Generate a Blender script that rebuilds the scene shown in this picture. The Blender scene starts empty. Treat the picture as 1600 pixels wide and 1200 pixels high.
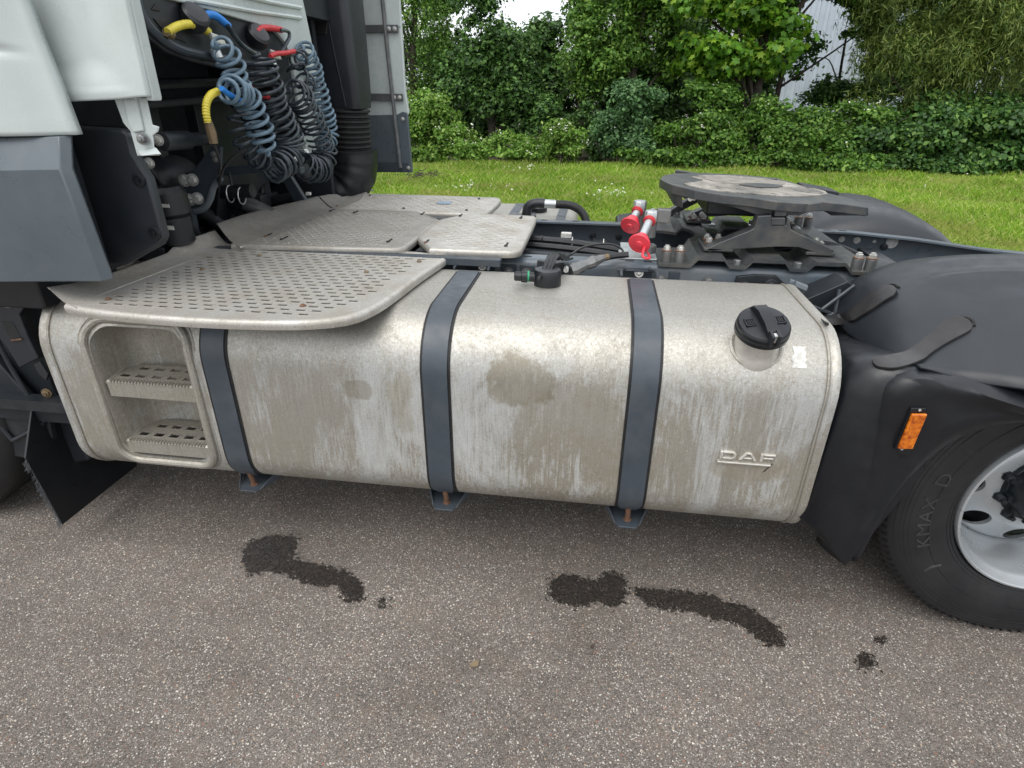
import bpy, bmesh, math, random
import numpy as np
from mathutils import Vector, Matrix
from mathutils.geometry import tessellate_polygon
random.seed(7); RNG = np.random.default_rng(11)
R = math.radians
scn = bpy.context.scene
COL = scn.collection

# ------------------------------------------------------------------ camera
F_PX, CAM = 921.775, (1.755, -1.535, 1.579)
PITCH, YAW, ROLL = R(26.911), R(-7.755), R(0.402)
_f = Vector((math.sin(YAW)*math.cos(PITCH), math.cos(YAW)*math.cos(PITCH), -math.sin(PITCH)))
_r = Vector((math.cos(YAW), -math.sin(YAW), 0)); _u = _r.cross(_f)
CR = _r*math.cos(ROLL) + _u*math.sin(ROLL); CU = -_r*math.sin(ROLL) + _u*math.cos(ROLL); CF = _f
cam = bpy.data.cameras.new('camera'); cam.sensor_width = 36; cam.lens = F_PX/1600*36
cam.clip_start = .05; cam.clip_end = 500
camo = bpy.data.objects.new('camera', cam); COL.objects.link(camo)
m = Matrix((CR, CU, -CF)).transposed().to_4x4(); m.translation = Vector(CAM); camo.matrix_world = m
scn.camera = camo

def at(px, py, x=None, y=None, z=None):
    """point of the world seen at photo pixel (1600x1200) lying on the plane x=, y= or z="""
    d = CF + CR*((px-800)/F_PX) - CU*((py-600)/F_PX); C = Vector(CAM)
    if x is not None: t = (x-C.x)/d.x
    elif y is not None: t = (y-C.y)/d.y
    else: t = (z-C.z)/d.z
    return C + d*t

# ------------------------------------------------------------------ world and sun (overcast)
SUN_EL, SUN_ROT = 58, 200
w = bpy.data.worlds.new('World'); scn.world = w; w.use_nodes = True
nt = w.node_tree; nt.nodes.clear()
sky = nt.nodes.new('ShaderNodeTexSky'); sky.sky_type = 'NISHITA'; sky.sun_disc = False
sky.sun_elevation = R(SUN_EL); sky.sun_rotation = R(SUN_ROT); sky.dust_density = 4; sky.air_density = 1.2
hs = nt.nodes.new('ShaderNodeHueSaturation'); hs.inputs['Saturation'].default_value = .25
mx = nt.nodes.new('ShaderNodeMix'); mx.data_type = 'RGBA'; mx.inputs[0].default_value = .72
mx.inputs[7].default_value = (9.6, 10.0, 10.6, 1)       # even cloud cover
bg = nt.nodes.new('ShaderNodeBackground'); bg.inputs[1].default_value = .11
wo = nt.nodes.new('ShaderNodeOutputWorld')
nt.links.new(sky.outputs[0], hs.inputs['Color']); nt.links.new(hs.outputs[0], mx.inputs[6])
nt.links.new(mx.outputs[2], bg.inputs[0]); nt.links.new(bg.outputs[0], wo.inputs[0])
sl = bpy.data.lights.new('sun', 'SUN'); sl.energy = 1.3; sl.angle = R(50); sl.color = (1, .96, .9)
so = bpy.data.objects.new('sun', sl); COL.objects.link(so)
sd = Vector((-.28, -.62, 1.25)).normalized()             # towards the sun
so.rotation_euler = sd.to_track_quat('Z', 'Y').to_euler()
scn.view_settings.view_transform = 'Standard'; scn.view_settings.look = 'None'
scn.view_settings.exposure = 0.58; scn.view_settings.gamma = 1
scn.render.engine = 'CYCLES'
scn.cycles.max_bounces = 6; scn.cycles.diffuse_bounces = 3; scn.cycles.glossy_bounces = 3
scn.cycles.transmission_bounces = 4; scn.cycles.use_denoising = True

# ------------------------------------------------------------------ helpers: materials
class NT:
    def __init__(s, name):
        s.m = bpy.data.materials.new(name); s.m.use_nodes = True
        s.t = s.m.node_tree; s.p = s.t.nodes['Principled BSDF']; s.out = s.t.nodes['Material Output']
        s.tc = s.t.nodes.new('ShaderNodeTexCoord')
    def n(s, typ, **kw):
        n = s.t.nodes.new(typ)
        for k, v in kw.items(): setattr(n, k, v)
        return n
    def l(s, a, b): s.t.links.new(a, b)
    def coord(s, scale=(1, 1, 1), src='Object'):
        mp = s.n('ShaderNodeMapping'); mp.inputs['Scale'].default_value = scale
        s.l(s.tc.outputs[src], mp.inputs[0]); return mp.outputs[0]
    def noise(s, scale, detail=4, rough=.6, vec=None, dist=0):
        n = s.n('ShaderNodeTexNoise'); n.inputs['Scale'].default_value = scale
        n.inputs['Detail'].default_value = detail; n.inputs['Roughness'].default_value = rough
        n.inputs['Distortion'].default_value = dist
        s.l(vec if vec is not None else s.tc.outputs['Object'], n.inputs['Vector']); return n.outputs['Fac']
    def ramp(s, fac, stops, interp='LINEAR'):
        r = s.n('ShaderNodeValToRGB'); r.color_ramp.interpolation = interp
        e = r.color_ramp.elements
        while len(e) < len(stops): e.new(.5)
        for i, (p, c) in enumerate(stops):
            e[i].position = p; e[i].color = (c, c, c, 1) if isinstance(c, (int, float)) else (*c, 1)
        s.l(fac, r.inputs[0]); return r.outputs[0]
    def mix(s, fac, a, b, mode='MIX'):
        n = s.n('ShaderNodeMix'); n.data_type = 'RGBA'; n.blend_type = mode
        for i, v in ((0, fac), (6, a), (7, b)):
            if isinstance(v, (int, float)): n.inputs[i].default_value = v if i == 0 else (v, v, v, 1)
            elif isinstance(v, tuple): n.inputs[i].default_value = (*v, 1)
            else: s.l(v, n.inputs[i])
        return n.outputs[2]
    def math(s, op, a, b=0):
        n = s.n('ShaderNodeMath', operation=op)
        for i, v in ((0, a), (1, b)):
            if isinstance(v, (int, float)): n.inputs[i].default_value = v
            else: s.l(v, n.inputs[i])
        return n.outputs[0]
    def set(s, color=None, rough=None, metal=None, **kw):
        for k, v in (('Base Color', color), ('Roughness', rough), ('Metallic', metal), *kw.items()):
            if v is None: continue
            if isinstance(v, (int, float)): s.p.inputs[k].default_value = v
            elif isinstance(v, tuple): s.p.inputs[k].default_value = (*v, 1)
            else: s.l(v, s.p.inputs[k])
    def bump(s, h, strength=.2, dist=.002, prev=None):
        b = s.n('ShaderNodeBump'); b.inputs['Strength'].default_value = strength; b.inputs['Distance'].default_value = dist
        s.l(h, b.inputs['Height'])
        if prev is not None: s.l(prev, b.inputs['Normal'])
        s.l(b.outputs[0], s.p.inputs['Normal']); return b.outputs[0]

def simple(name, col, rough=.5, metal=0, dirt=None, dscale=6, damt=.5, grain=0, gscale=600, rvar=.1, edge=(.45, .7)):
    t = NT(name)
    c = col
    n1 = t.noise(dscale, 6, .65)
    if dirt:
        f = t.ramp(n1, [(edge[0], 0.0), (edge[1], damt)])
        c = t.mix(f, col, dirt)
    var = t.ramp(t.noise(dscale*.4+1, 3), [(.3, .88), (.7, 1.08)])
    c = t.mix(1.0, c, var, 'MULTIPLY')
    rr = t.ramp(t.noise(dscale*3, 4), [(.3, max(0, rough-rvar)), (.7, min(1, rough+rvar))])
    t.set(c, rr, metal)
    if grain: t.bump(t.noise(gscale, 3, .6), grain, .0008)
    return t.m

# aluminium of the tank: dull metal, chalky vertical streaks, brown road film and a few old patches
def tank_material(patches=True):
    t = NT('weathered_tank_aluminium' if patches else 'weathered_step_aluminium')
    sep = t.n('ShaderNodeSeparateXYZ'); t.l(t.tc.outputs['Object'], sep.inputs[0])
    fine = t.noise(90, 4, .7)
    c = t.mix(t.ramp(fine, [(.3, 0.0), (.75, .8)]), (.50, .485, .445), (.38, .362, .322))
    # brown road film in drifting clouds, thicker low down
    film = t.noise(2.6, 9, .78, dist=.9); low = t.math('SUBTRACT', 1.0, t.math('MULTIPLY', t.math('SUBTRACT', sep.outputs[2], .34), 1.9))
    f0 = t.math('ADD', t.math('ADD', film, t.math('MULTIPLY', t.math('SUBTRACT', t.noise(1.0, 6, .75, vec=t.coord((90, 90, 12))), .5), .30)), t.math('MULTIPLY', t.math('SUBTRACT', low, .45), .22 if patches else .05))
    filmf = t.ramp(f0, [(.38, .12), (.50, .5), (.62, .92)])
    filmf = t.math('MULTIPLY', filmf, t.ramp(t.noise(34, 6, .75), [(.3, .5), (.6, 1.0)]))
    c = t.mix(filmf, c, (.245, .216, .165))
    # fine brushed drips, chalky where the wash has run down
    st = t.noise(1.0, 8, .78, vec=t.coord((120, 120, 9)), dist=.35)
    area = t.noise(2.1, 6, .68, vec=t.coord((1.5, 1, .8)), dist=1.2)
    hgt = t.ramp(sep.outputs[2], [(.30, .3), (.45, .9), (.80, 1.0), (.90, .12)])
    a2 = t.ramp(area, [(.42, .10), (.50, .95)])
    dith = t.math('ADD', t.math('MULTIPLY', t.math('SUBTRACT', st, .5), .75), t.math('MULTIPLY', t.math('SUBTRACT', t.noise(150, 4, .7), .5), .35))
    stf = t.math('MULTIPLY', t.ramp(t.math('ADD', area, dith), [(.46, 0.0), (.54, .55), (.70, .95)]), hgt)
    if patches: c = t.mix(t.math('MULTIPLY', stf, .72), c, (.55, .58, .60))
    dr = t.noise(1.0, 4, .6, vec=t.coord((26, 26, 1.6)), dist=.2)               # long single runs
    if patches: c = t.mix(t.math('MULTIPLY', t.ramp(dr, [(.64, 0.0), (.68, .45)]), hgt), c, (.62, .64, .64))
    c = t.mix(t.math('MULTIPLY', t.ramp(t.noise(1.0, 5, .7, vec=t.coord((60, 60, 3))), [(.60, 0.0), (.68, .55)]), hgt), c, (.24, .215, .17))
    c = t.mix(t.ramp(t.noise(300, 3, .6), [(.53, 0.0), (.64, .6)]), c, (.25, .22, .17))
    c = t.mix(t.ramp(t.noise(170, 3, .6), [(.62, 0.0), (.70, .6)]), c, (.72, .72, .70))
    br = t.noise(1.0, 5, .7, vec=t.coord((230, 230, 5)))
    c = t.mix(1.0, c, t.ramp(br, [(.3, .84), (.7, 1.12)]), 'MULTIPLY')
    if patches:
        for (cx, cz, sx, sz, colr, amt, grow) in ((1.575, .80, .105, .085, (.23, .20, .145), .75, 7), (1.06, .735, .05, .035, (.25, .225, .175), .6, 9),
                                             (2.26, .58, .13, .06, (.30, .265, .20), .5, 6), (1.20, .70, .045, .11, (.30, .27, .20), .5, 8)):
            dx = t.math('DIVIDE', t.math('SUBTRACT', sep.outputs[0], cx), sx); dz = t.math('DIVIDE', t.math('SUBTRACT', sep.outputs[2], cz), sz)
            d = t.math('ADD', t.math('POWER', t.math('ABSOLUTE', dx), 2.6), t.math('POWER', t.math('ABSOLUTE', dz), 2.6))
            d = t.math('ADD', d, t.math('MULTIPLY', t.math('SUBTRACT', t.noise(grow, 8, .8), .5), 4.5))
            f = t.math('MULTIPLY', t.ramp(d, [(.6, amt), (1.1, 0.0)]), t.ramp(st, [(.36, .35), (.52, 1.0)]))
            c = t.mix(f, c, colr)
    rr = t.math('ADD', t.ramp(fine, [(.3, .46), (.7, .58)]), t.math('MULTIPLY', filmf, .22))
    t.set(c, rr, t.math('SUBTRACT', .86, t.math('ADD', t.math('MULTIPLY', filmf, .5), t.math('MULTIPLY', stf, .35 if patches else 0))))
    b = t.bump(t.noise(260, 3, .6), .14, .0012)
    t.bump(t.noise(5, 3, .5), .5, .006, b)
    return t.m

def plate_material(name, base, brown, metal=.55):
    t = NT(name)
    n = t.noise(7, 6, .7); f = t.ramp(n, [(.36, 0.0), (.66, .85)])
    c = t.mix(f, base, brown)
    c = t.mix(t.ramp(t.noise(160, 3, .6), [(.55, 0.0), (.7, .6)]), c, (.2, .18, .15))
    c = t.mix(t.ramp(t.noise(60, 4, .7), [(.60, 0.0), (.72, .7)]), c, (.66, .65, .62))
    t.set(c, t.ramp(n, [(.3, .42), (.7, .62)]), metal)
    t.bump(t.noise(300, 3), .2, .001)
    return t.m

def asphalt_material(name, wet=0.0):
    t = NT(name)
    vo = t.n('ShaderNodeTexVoronoi'); vo.inputs['Scale'].default_value = 330; vo.inputs['Randomness'].default_value = 1
    wv = t.n('ShaderNodeVectorMath', operation='MULTIPLY_ADD')
    nz = t.n('ShaderNodeTexNoise'); nz.inputs['Scale'].default_value = 160; t.l(t.tc.outputs['Object'], nz.inputs['Vector'])
    t.l(nz.outputs['Color'], wv.inputs[0]); wv.inputs[1].default_value = (.004, .004, .0); t.l(t.tc.outputs['Object'], wv.inputs[2])
    t.l(wv.outputs[0], vo.inputs['Vector'])
    sep = t.n('ShaderNodeSeparateColor'); t.l(vo.outputs['Color'], sep.inputs[0])
    cc = t.ramp(sep.outputs[0], [(0, (.062, .057, .055)), (.20, (.110, .101, .096)), (.42, (.165, .152, .144)), (.64, (.135, .118, .108)), (.78, (.235, .218, .205)),
                                 (.90, (.19, .125, .10)), (.945, (.52, .51, .49))], 'CONSTANT')
    edge = t.ramp(vo.outputs['Distance'], [(.45, 1.0), (1.0, .35)])
    c = t.mix(1.0, cc, edge, 'MULTIPLY')
    v2 = t.n('ShaderNodeTexVoronoi'); v2.inputs['Scale'].default_value = 105; t.l(wv.outputs[0], v2.inputs['Vector'])
    s2 = t.n('ShaderNodeSeparateColor'); t.l(v2.outputs['Color'], s2.inputs[0])
    c = t.mix(.22, c, (.150, .136, .126))
    big = t.math('MULTIPLY', t.ramp(v2.outputs['Distance'], [(.26, 1.0), (.34, 0.0)]), t.ramp(s2.outputs[0], [(.80, 0.0), (.82, 1.0)]))
    bigc = t.ramp(s2.outputs[1], [(0, (.50, .48, .45)), (.4, (.22, .205, .19)), (.62, (.38, .30, .23)), (.78, (.26, .13, .09)), (.86, (.10, .09, .085))], 'CONSTANT')
    c = t.mix(big, c, bigc)
    blot = t.noise(1.3, 7, .68)
    c = t.mix(1.0, c, t.ramp(blot, [(.3, (.74, .72, .70)), (.5, (1.0, .99, .98)), (.7, (1.18, 1.17, 1.16))]), 'MULTIPLY')
    tr = t.noise(1.0, 5, .65, vec=t.coord((.35, 3.2, 1)))                     # faint worn lanes along the truck
    c = t.mix(1.0, c, t.ramp(tr, [(.35, .88), (.65, 1.08)]), 'MULTIPLY')
    blot2 = t.noise(7, 4, .6)
    c = t.mix(t.ramp(blot2, [(.5, 0.0), (.75, .22)]), c, (.17, .13, .105))
    c = t.mix(t.ramp(t.noise(18, 3, .7), [(.70, 0.0), (.78, .35)]), c, (.30, .23, .14))
    h = t.math('SUBTRACT', 1.0, vo.outputs['Distance'])
    h2 = t.math('ADD', h, t.math('MULTIPLY', big, .8))
    if wet:
        c = t.mix(1.0, c, t.ramp(sep.outputs[1], [(0, (.13, .095, .075)), (.66, (.22, .155, .115)), (.84, (.50, .38, .30)), (.97, (.9, .8, .7))], 'CONSTANT'), 'MULTIPLY')
        t.set(c, t.ramp(t.noise(90, 3), [(.35, .10), (.65, .35)]), 0)
        t.bump(h2, 1.0, .007)
    else:
        c = t.mix(1.0, c, (1.34, 1.30, 1.235), 'MULTIPLY')
        t.set(c, .86, 0); t.p.inputs['Specular IOR Level'].default_value = .35
        t.bump(h2, .9, .003)
    return t.m

def leaf_material(name, dark, light, yellow, trans=.35):
    t = NT(name)
    g = t.n('ShaderNodeNewGeometry')
    c = t.ramp(g.outputs['Random Per Island'], [(0, dark), (.55, light), (.93, yellow)])
    cl = t.ramp(t.noise(1.6, 3, .6), [(.3, .72), (.7, 1.25)])
    c = t.mix(1.0, c, cl, 'MULTIPLY')
    t.set(c, .5, 0); t.p.inputs['Specular IOR Level'].default_value = .4
    tr = t.n('ShaderNodeBsdfTranslucent'); t.l(c, tr.inputs[0])
    ms = t.n('ShaderNodeMixShader'); ms.inputs[0].default_value = trans
    t.l(t.p.outputs[0], ms.inputs[1]); t.l(tr.outputs[0], ms.inputs[2]); t.l(ms.outputs[0], t.out.inputs[0])
    return t.m

M = {}
M['tank'] = tank_material(); M['step'] = tank_material(False)
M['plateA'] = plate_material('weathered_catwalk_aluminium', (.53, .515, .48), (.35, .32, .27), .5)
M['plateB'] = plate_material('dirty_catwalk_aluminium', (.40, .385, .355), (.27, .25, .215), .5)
M['strap'] = simple('blue_grey_coated_strap', (.046, .058, .072), .42, .0, (.10, .11, .12), 8, .4, .15, 500)
M['rubber'] = simple('black_rubber', (.007, .007, .008), .6, 0, (.04, .038, .035), 9, .4, .3, 300)
M['frame'] = simple('dark_frame_paint', (.030, .042, .056), .45, 0, (.075, .078, .078), 7, .55, .15, 200)
M['frame_top'] = simple('dusty_frame_paint', (.088, .110, .132), .36, 0, (.13, .135, .135), 9, .7, .15, 200)
M['plastic'] = simple('black_moulded_plastic', (.0075, .009, .012), .36, 0, (.022, .022, .023), 7, .5, .35, 900, edge=(.5, .8))
M['plastic_old'] = simple('faded_black_plastic', (.016, .019, .024), .40, 0, (.027, .029, .032), 5, .5, .5, 500)
M['skirt'] = simple('grey_painted_skirt', (.088, .108, .124), .34, 0, (.125, .14, .148), 7, .55, .08, 300)
M['white'] = simple('white_cab_paint', (.50, .55, .54), .28, 0, (.44, .465, .44), 4, .5, .03, 100, edge=(.5, .8))
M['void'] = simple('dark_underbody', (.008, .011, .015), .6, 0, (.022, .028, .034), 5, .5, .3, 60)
M['under'] = simple('dusty_engine_parts', (.015, .019, .024), .45, .1, (.045, .045, .043), 9, .6, .3, 80)
M['zinc'] = simple('zinc_plated_steel', (.66, .67, .65), .34, .6, (.42, .38, .30), 40, .45, .1, 300)
M['boltdark'] = simple('dull_bolt_steel', (.20, .205, .205), .42, .6, (.20, .13, .09), 70, .6, .1, 300, edge=(.55, .68))
M['rust'] = simple('rusty_steel', (.13, .068, .042), .75, .2, (.24, .13, .075), 60, .8, .4, 300)
M['galv'] = simple('galvanised_pipe', (.50, .53, .54), .42, .7, (.68, .69, .68), 30, .6, .1, 300)
M['red_cap'] = simple('red_plastic_cap', (.72, .05, .075), .42, 0, (.42, .07, .07), 14, .5)
M['red'] = simple('red_hose_sleeve', (.50, .03, .04), .45, 0, (.35, .02, .02), 30, .4)
M['blue'] = simple('blue_hose_sleeve', (.015, .20, .62), .42, 0, (.02, .12, .35), 30, .4)
M['yellow'] = simple('yellow_hose_sleeve', (.62, .52, .05), .45, 0, (.40, .32, .05), 30, .4)
M['coil_blue'] = simple('faded_blue_coil_hose', (.12, .19, .25), .30, 0, (.035, .05, .065), 12, .8)
M['coil_black'] = simple('black_coil_hose', (.020, .028, .037), .27, 0, (.055, .075, .09), 9, .7)
M['brass'] = simple('dirty_brass', (.20, .145, .085), .5, .5, (.10, .075, .05), 50, .8)
M['cable'] = simple('black_cable', (.014, .015, .017), .35, 0, (.06, .06, .06), 12, .4)
M['tyre'] = simple('tyre_rubber', (.0085, .0095, .0115), .50, 0, (.024, .023, .023), 6, .7, .4, 350, edge=(.42, .72))
M['tyre_mark'] = simple('tyre_lettering_rubber', (.030, .031, .033), .45, 0, (.07, .07, .07), 20, .5)
M['rim'] = simple('silver_rim_paint', (.47, .50, .52), .32, .5, (.36, .37, .37), 5, .5, .05, 300)
M['label'] = simple('white_label', (.62, .62, .60), .5, 0, (.36, .33, .28), 60, .8)
M['grease'] = simple('fifth_wheel_steel', (.050, .055, .060), .42, .2, (.125, .115, .098), 9, .75, .4, 120)
M['cladding'] = simple('grey_metal_cladding', (.50, .56, .62), .5, .1, (.42, .47, .52), 1, .4)
M['wallwhite'] = simple('white_hall_wall', (.66, .67, .66), .6, 0, (.5, .5, .48), 2, .3)
M['green'] = simple('green_ring', (.02, .30, .14), .5)
M['bark'] = simple('tree_bark', (.045, .036, .028), .9, 0, (.10, .085, .065), 14, .7, .9, 60)
M['soil'] = simple('dark_soil', (.05, .038, .025), .95, 0, (.10, .075, .045), 6, .8, .8, 60)
M['emblem'] = simple('bright_worn_aluminium', (.62, .60, .56), .36, .5, (.5, .46, .4), 40, .5)
M['grease_light'] = simple('dried_light_grease', (.26, .24, .205), .6, 0, (.10, .09, .08), 22, .8, .5, 80)
M['bristle'] = simple('grey_bristle', (.11, .12, .13), .6)
M['steel_grey'] = simple('plain_grey_steel', (.10, .105, .11), .45, .3, (.19, .185, .175), 30, .6)
M['petal'] = simple('white_petals', (.74, .76, .64), .6)
t = NT('amber_lens')
wv = t.n('ShaderNodeTexWave'); wv.inputs['Scale'].default_value = 90; t.l(t.tc.outputs['Object'], wv.inputs[0])
ac = t.ramp(t.noise(90, 3, .6), [(.35, (.30, .05, .002)), (.6, (.60, .15, .004)), (.75, (.80, .30, .03))]); t.set(ac, .15, 0); t.bump(wv.outputs[1], .5, .001); t.p.inputs['Coat Weight'].default_value = .5; M['amber'] = t.m
# worn grease on the fifth wheel top
t = NT('fifth_wheel_top_grease')
v = t.coord((1, 1, 1))
n = t.noise(5.5, 7, .68, dist=.8)
c = t.ramp(n, [(.34, (.10, .092, .082)), (.48, (.24, .22, .19)), (.62, (.40, .37, .325))])
c = t.mix(t.ramp(t.noise(14, 6, .75), [(.56, 0.0), (.60, .9)]), c, (.035, .032, .03))
t.set(c, .55, .1); t.bump(t.noise(60, 5), .6, .003); M['grease_top'] = t.m
# lawn soil below the blades
t = NT('grass_ground')
c = t.ramp(t.noise(4, 6, .7), [(.35, (.065, .10, .018)), (.6, (.11, .15, .03)), (.75, (.16, .12, .06))])
t.set(c, .95); t.bump(t.noise(60, 4), .8, .02); M['lawn'] = t.m
M['asphalt'] = asphalt_material('asphalt_with_exposed_stone'); M['wet'] = asphalt_material('oil_soaked_asphalt', 1.0)
M['grass'] = leaf_material('grass_blades', (.16, .31, .016), (.34, .56, .045), (.62, .64, .17), .42)

t = NT('grass_blades_patchy'); g_ = t.n('ShaderNodeNewGeometry')
c = t.ramp(g_.outputs['Random Per Island'], [(0, (.12, .24, .014)), (.5, (.26, .44, .034)), (.85, (.42, .52, .09)), (.97, (.60, .56, .26))])
c = t.mix(t.ramp(t.noise(.9, 6, .7), [(.50, 0.0), (.68, .75)]), c, (.40, .39, .12))
c = t.mix(1.0, c, t.ramp(t.noise(.5, 4, .6), [(.3, .78), (.7, 1.25)]), 'MULTIPLY')
t.set(c, .5, 0); tr_ = t.n('ShaderNodeBsdfTranslucent'); t.l(c, tr_.inputs[0]); ms_ = t.n('ShaderNodeMixShader'); ms_.inputs[0].default_value = .42
t.l(t.p.outputs[0], ms_.inputs[1]); t.l(tr_.outputs[0], ms_.inputs[2]); t.l(ms_.outputs[0], t.out.inputs[0]); M['grass'] = t.m

# ------------------------------------------------------------------ helpers: meshes
def link(o, parent=None):
    COL.objects.link(o)
    if parent is not None: o.parent = parent
    return o
TR = None
def mesh_obj(name, verts, faces, mat, parent=None, smooth=True, bevel=0, angle=35, seg=2, recalc=True):
    me = bpy.data.meshes.new(name); me.from_pydata([tuple(v) for v in verts], [], faces); me.validate()
    if recalc:
        bm = bmesh.new(); bm.from_mesh(me); bmesh.ops.recalc_face_normals(bm, faces=bm.faces); bm.to_mesh(me); bm.free()
    me.materials.append(mat)
    if smooth:
        me.shade_smooth(); me.set_sharp_from_angle(angle=R(angle))
    o = bpy.data.objects.new(name, me); link(o, parent)
    if bevel:
        b = o.modifiers.new('bevel', 'BEVEL'); b.width = bevel; b.segments = seg; b.limit_method = 'ANGLE'; b.angle_limit = R(30)
        b.harden_normals = True
    return o
def tag(o, label, cat, group=None, kind=None):
    o['label'] = label
    if cat: o['category'] = cat
    if group: o['group'] = group
    if kind: o['kind'] = kind
    return o
def frames(path, closed=False):
    n = len(path); T = []
    for i in range(n):
        a = path[(i-1) % n] if (closed or i > 0) else path[0]; b = path[(i+1) % n] if (closed or i < n-1) else path[-1]
        d = (b-a); T.append(d.normalized() if d.length > 1e-9 else Vector((0, 0, 1)))
    up = Vector((0, 0, 1)) if abs(T[0].z) < .9 else Vector((1, 0, 0))
    N = [(up - T[0]*up.dot(T[0])).normalized()]
    for i in range(1, n):
        v = N[-1] - T[i]*N[-1].dot(T[i]); N.append(v.normalized() if v.length > 1e-9 else N[-1])
    return [(T[i], N[i], T[i].cross(N[i])) for i in range(n)]
class MB:
    def __init__(s): s.v = []; s.f = []
    def add(s, v, f):
        k = len(s.v); s.v += [Vector(p) for p in v]; s.f += [[i+k for i in q] for q in f]; return s
    def box(s, lo, hi, M_=None):
        x0, y0, z0 = lo; x1, y1, z1 = hi
        v = [Vector(p) for p in ((x0,y0,z0),(x1,y0,z0),(x1,y1,z0),(x0,y1,z0),(x0,y0,z1),(x1,y0,z1),(x1,y1,z1),(x0,y1,z1))]
        if M_ is not None: v = [M_ @ p for p in v]
        return s.add(v, [[0,3,2,1],[4,5,6,7],[0,1,5,4],[1,2,6,5],[2,3,7,6],[3,0,4,7]])
    def prism(s, poly, vec):
        n = len(poly); P = [Vector(p) for p in poly]; V = Vector(vec)
        return s.add(P + [p+V for p in P], [list(range(n))[::-1], list(range(n, 2*n))] + [[i, (i+1) % n, n+(i+1) % n, n+i] for i in range(n)])
    def tube(s, path, r, seg=8, closed=False, cap=True, flat=None):
        path = [Vector(p) for p in path]; n = len(path); fr = frames(path, closed)
        rr = r if isinstance(r, (list, tuple)) else [r]*n; v = []
        for i, (T, N, B) in enumerate(fr):
            for k in range(seg):
                a = 2*math.pi*k/seg; v.append(path[i] + (N*math.cos(a) + B*math.sin(a)*(flat or 1))*rr[i])
        f = []
        for i in range(n if closed else n-1):
            j = (i+1) % n
            for k in range(seg): f.append([i*seg+k, i*seg+(k+1) % seg, j*seg+(k+1) % seg, j*seg+k])
        if cap and not closed: f += [list(range(seg))[::-1], [(n-1)*seg+k for k in range(seg)]]
        return s.add(v, f)
    def lathe(s, prof, c=(0,0,0), axis=(0,0,1), seg=24, closed=False):
        ax = Vector(axis).normalized(); c = Vector(c)
        up = Vector((0,0,1)) if abs(ax.z) < .9 else Vector((1,0,0)); N = (up-ax*up.dot(ax)).normalized(); B = ax.cross(N)
        n = len(prof); v = []
        for (r, h) in prof:
            for k in range(seg):
                a = 2*math.pi*k/seg; v.append(c + ax*h + (N*math.cos(a)+B*math.sin(a))*r)
        f = []
        for i in range(n if closed else n-1):
            j = (i+1) % n
            for k in range(seg): f.append([i*seg+k, i*seg+(k+1) % seg, j*seg+(k+1) % seg, j*seg+k])
        if not closed:
            if prof[0][0] > 1e-4: f.append(list(range(seg))[::-1])
            if prof[-1][0] > 1e-4: f.append([(n-1)*seg+k for k in range(seg)])
        return s.add(v, f)
    def loft(s, rings, closed_ring=True, caps=True):
        k = len(rings[0]); v = [p for r in rings for p in r]; f = []
        for i in range(len(rings)-1):
            for j in range(k if closed_ring else k-1): f.append([i*k+j, i*k+(j+1) % k, (i+1)*k+(j+1) % k, (i+1)*k+j])
        if caps and closed_ring: f += [list(range(k))[::-1], [(len(rings)-1)*k+j for j in range(k)]]
        return s.add(v, f)
    def bolt(s, c, n, r=.011, h=.009, washer=True, stud=True):
        n = Vector(n).normalized(); c = Vector(c)
        if washer: s.lathe([(r*1.45, 0), (r*1.45, .002)], c, n, 14)
        s.lathe([(r, .002), (r, h), (r*.85, h+.001)], c, n, 6)
        if stud: s.lathe([(r*.5, h), (r*.5, h+.005)], c, n, 8)
        return s
    def build(s, name, mat, parent=None, split=False, **kw):
        if not split: return mesh_obj(name, s.v, s.f, mat, parent, **kw)
        p = list(range(len(s.v)))
        def fd(a):
            while p[a] != a: p[a] = p[p[a]]; a = p[a]
            return a
        for f in s.f:
            for q in f[1:]: p[fd(q)] = fd(f[0])
        comp = {}
        for f in s.f: comp.setdefault(fd(f[0]), []).append(f)
        for fs in comp.values():
            ids = sorted({i for f in fs for i in f}); mp = {i: k for k, i in enumerate(ids)}
            o = mesh_obj(name, [s.v[i] for i in ids], [[mp[i] for i in f] for f in fs], mat, parent, **kw)
        return o
def sstep(a, b, x): t = min(1, max(0, (x-a)/(b-a))); return t*t*(3-2*t)
def spline(pts, n=8):
    P = [Vector(p) for p in pts]; out = []
    for i in range(len(P)-1):
        a = P[max(i-1, 0)]; b = P[i]; c = P[i+1]; d = P[min(i+2, len(P)-1)]
        for k in range(n):
            t = k/n; out.append(.5*((2*b)+(c-a)*t+(2*a-5*b+4*c-d)*t*t+(3*b-a-3*c+d)*t**3))
    return out + [P[-1]]
def apply_bool(o, cutter, solver='EXACT'):
    md = o.modifiers.new('b', 'BOOLEAN'); md.operation = 'DIFFERENCE'; md.object = cutter; md.solver = solver
    dg = bpy.context.evaluated_depsgraph_get(); me = bpy.data.meshes.new_from_object(o.evaluated_get(dg))
    o.modifiers.remove(md); mats = o.data.materials[:]; old = o.data; o.data = me
    me.materials.clear()
    for mm in mats: me.materials.append(mm)
    for p in me.polygons: p.material_index = 0
    bpy.data.meshes.remove(old)
    cm = cutter.data; bpy.data.objects.remove(cutter); bpy.data.meshes.remove(cm)
def pxp(pts, **k): return [at(a, b, **k) for a, b in pts]
def rrect(x0, x1, z0, z1, r, n=6):
    out = []
    for cx, cz, a0 in ((x1-r, z1-r, 0), (x0+r, z1-r, 90), (x0+r, z0+r, 180), (x1-r, z0+r, 270)):
        for k in range(n+1):
            a = R(a0 + 90*k/n); out.append((cx+r*math.cos(a), cz+r*math.sin(a)))
    return out
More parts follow.
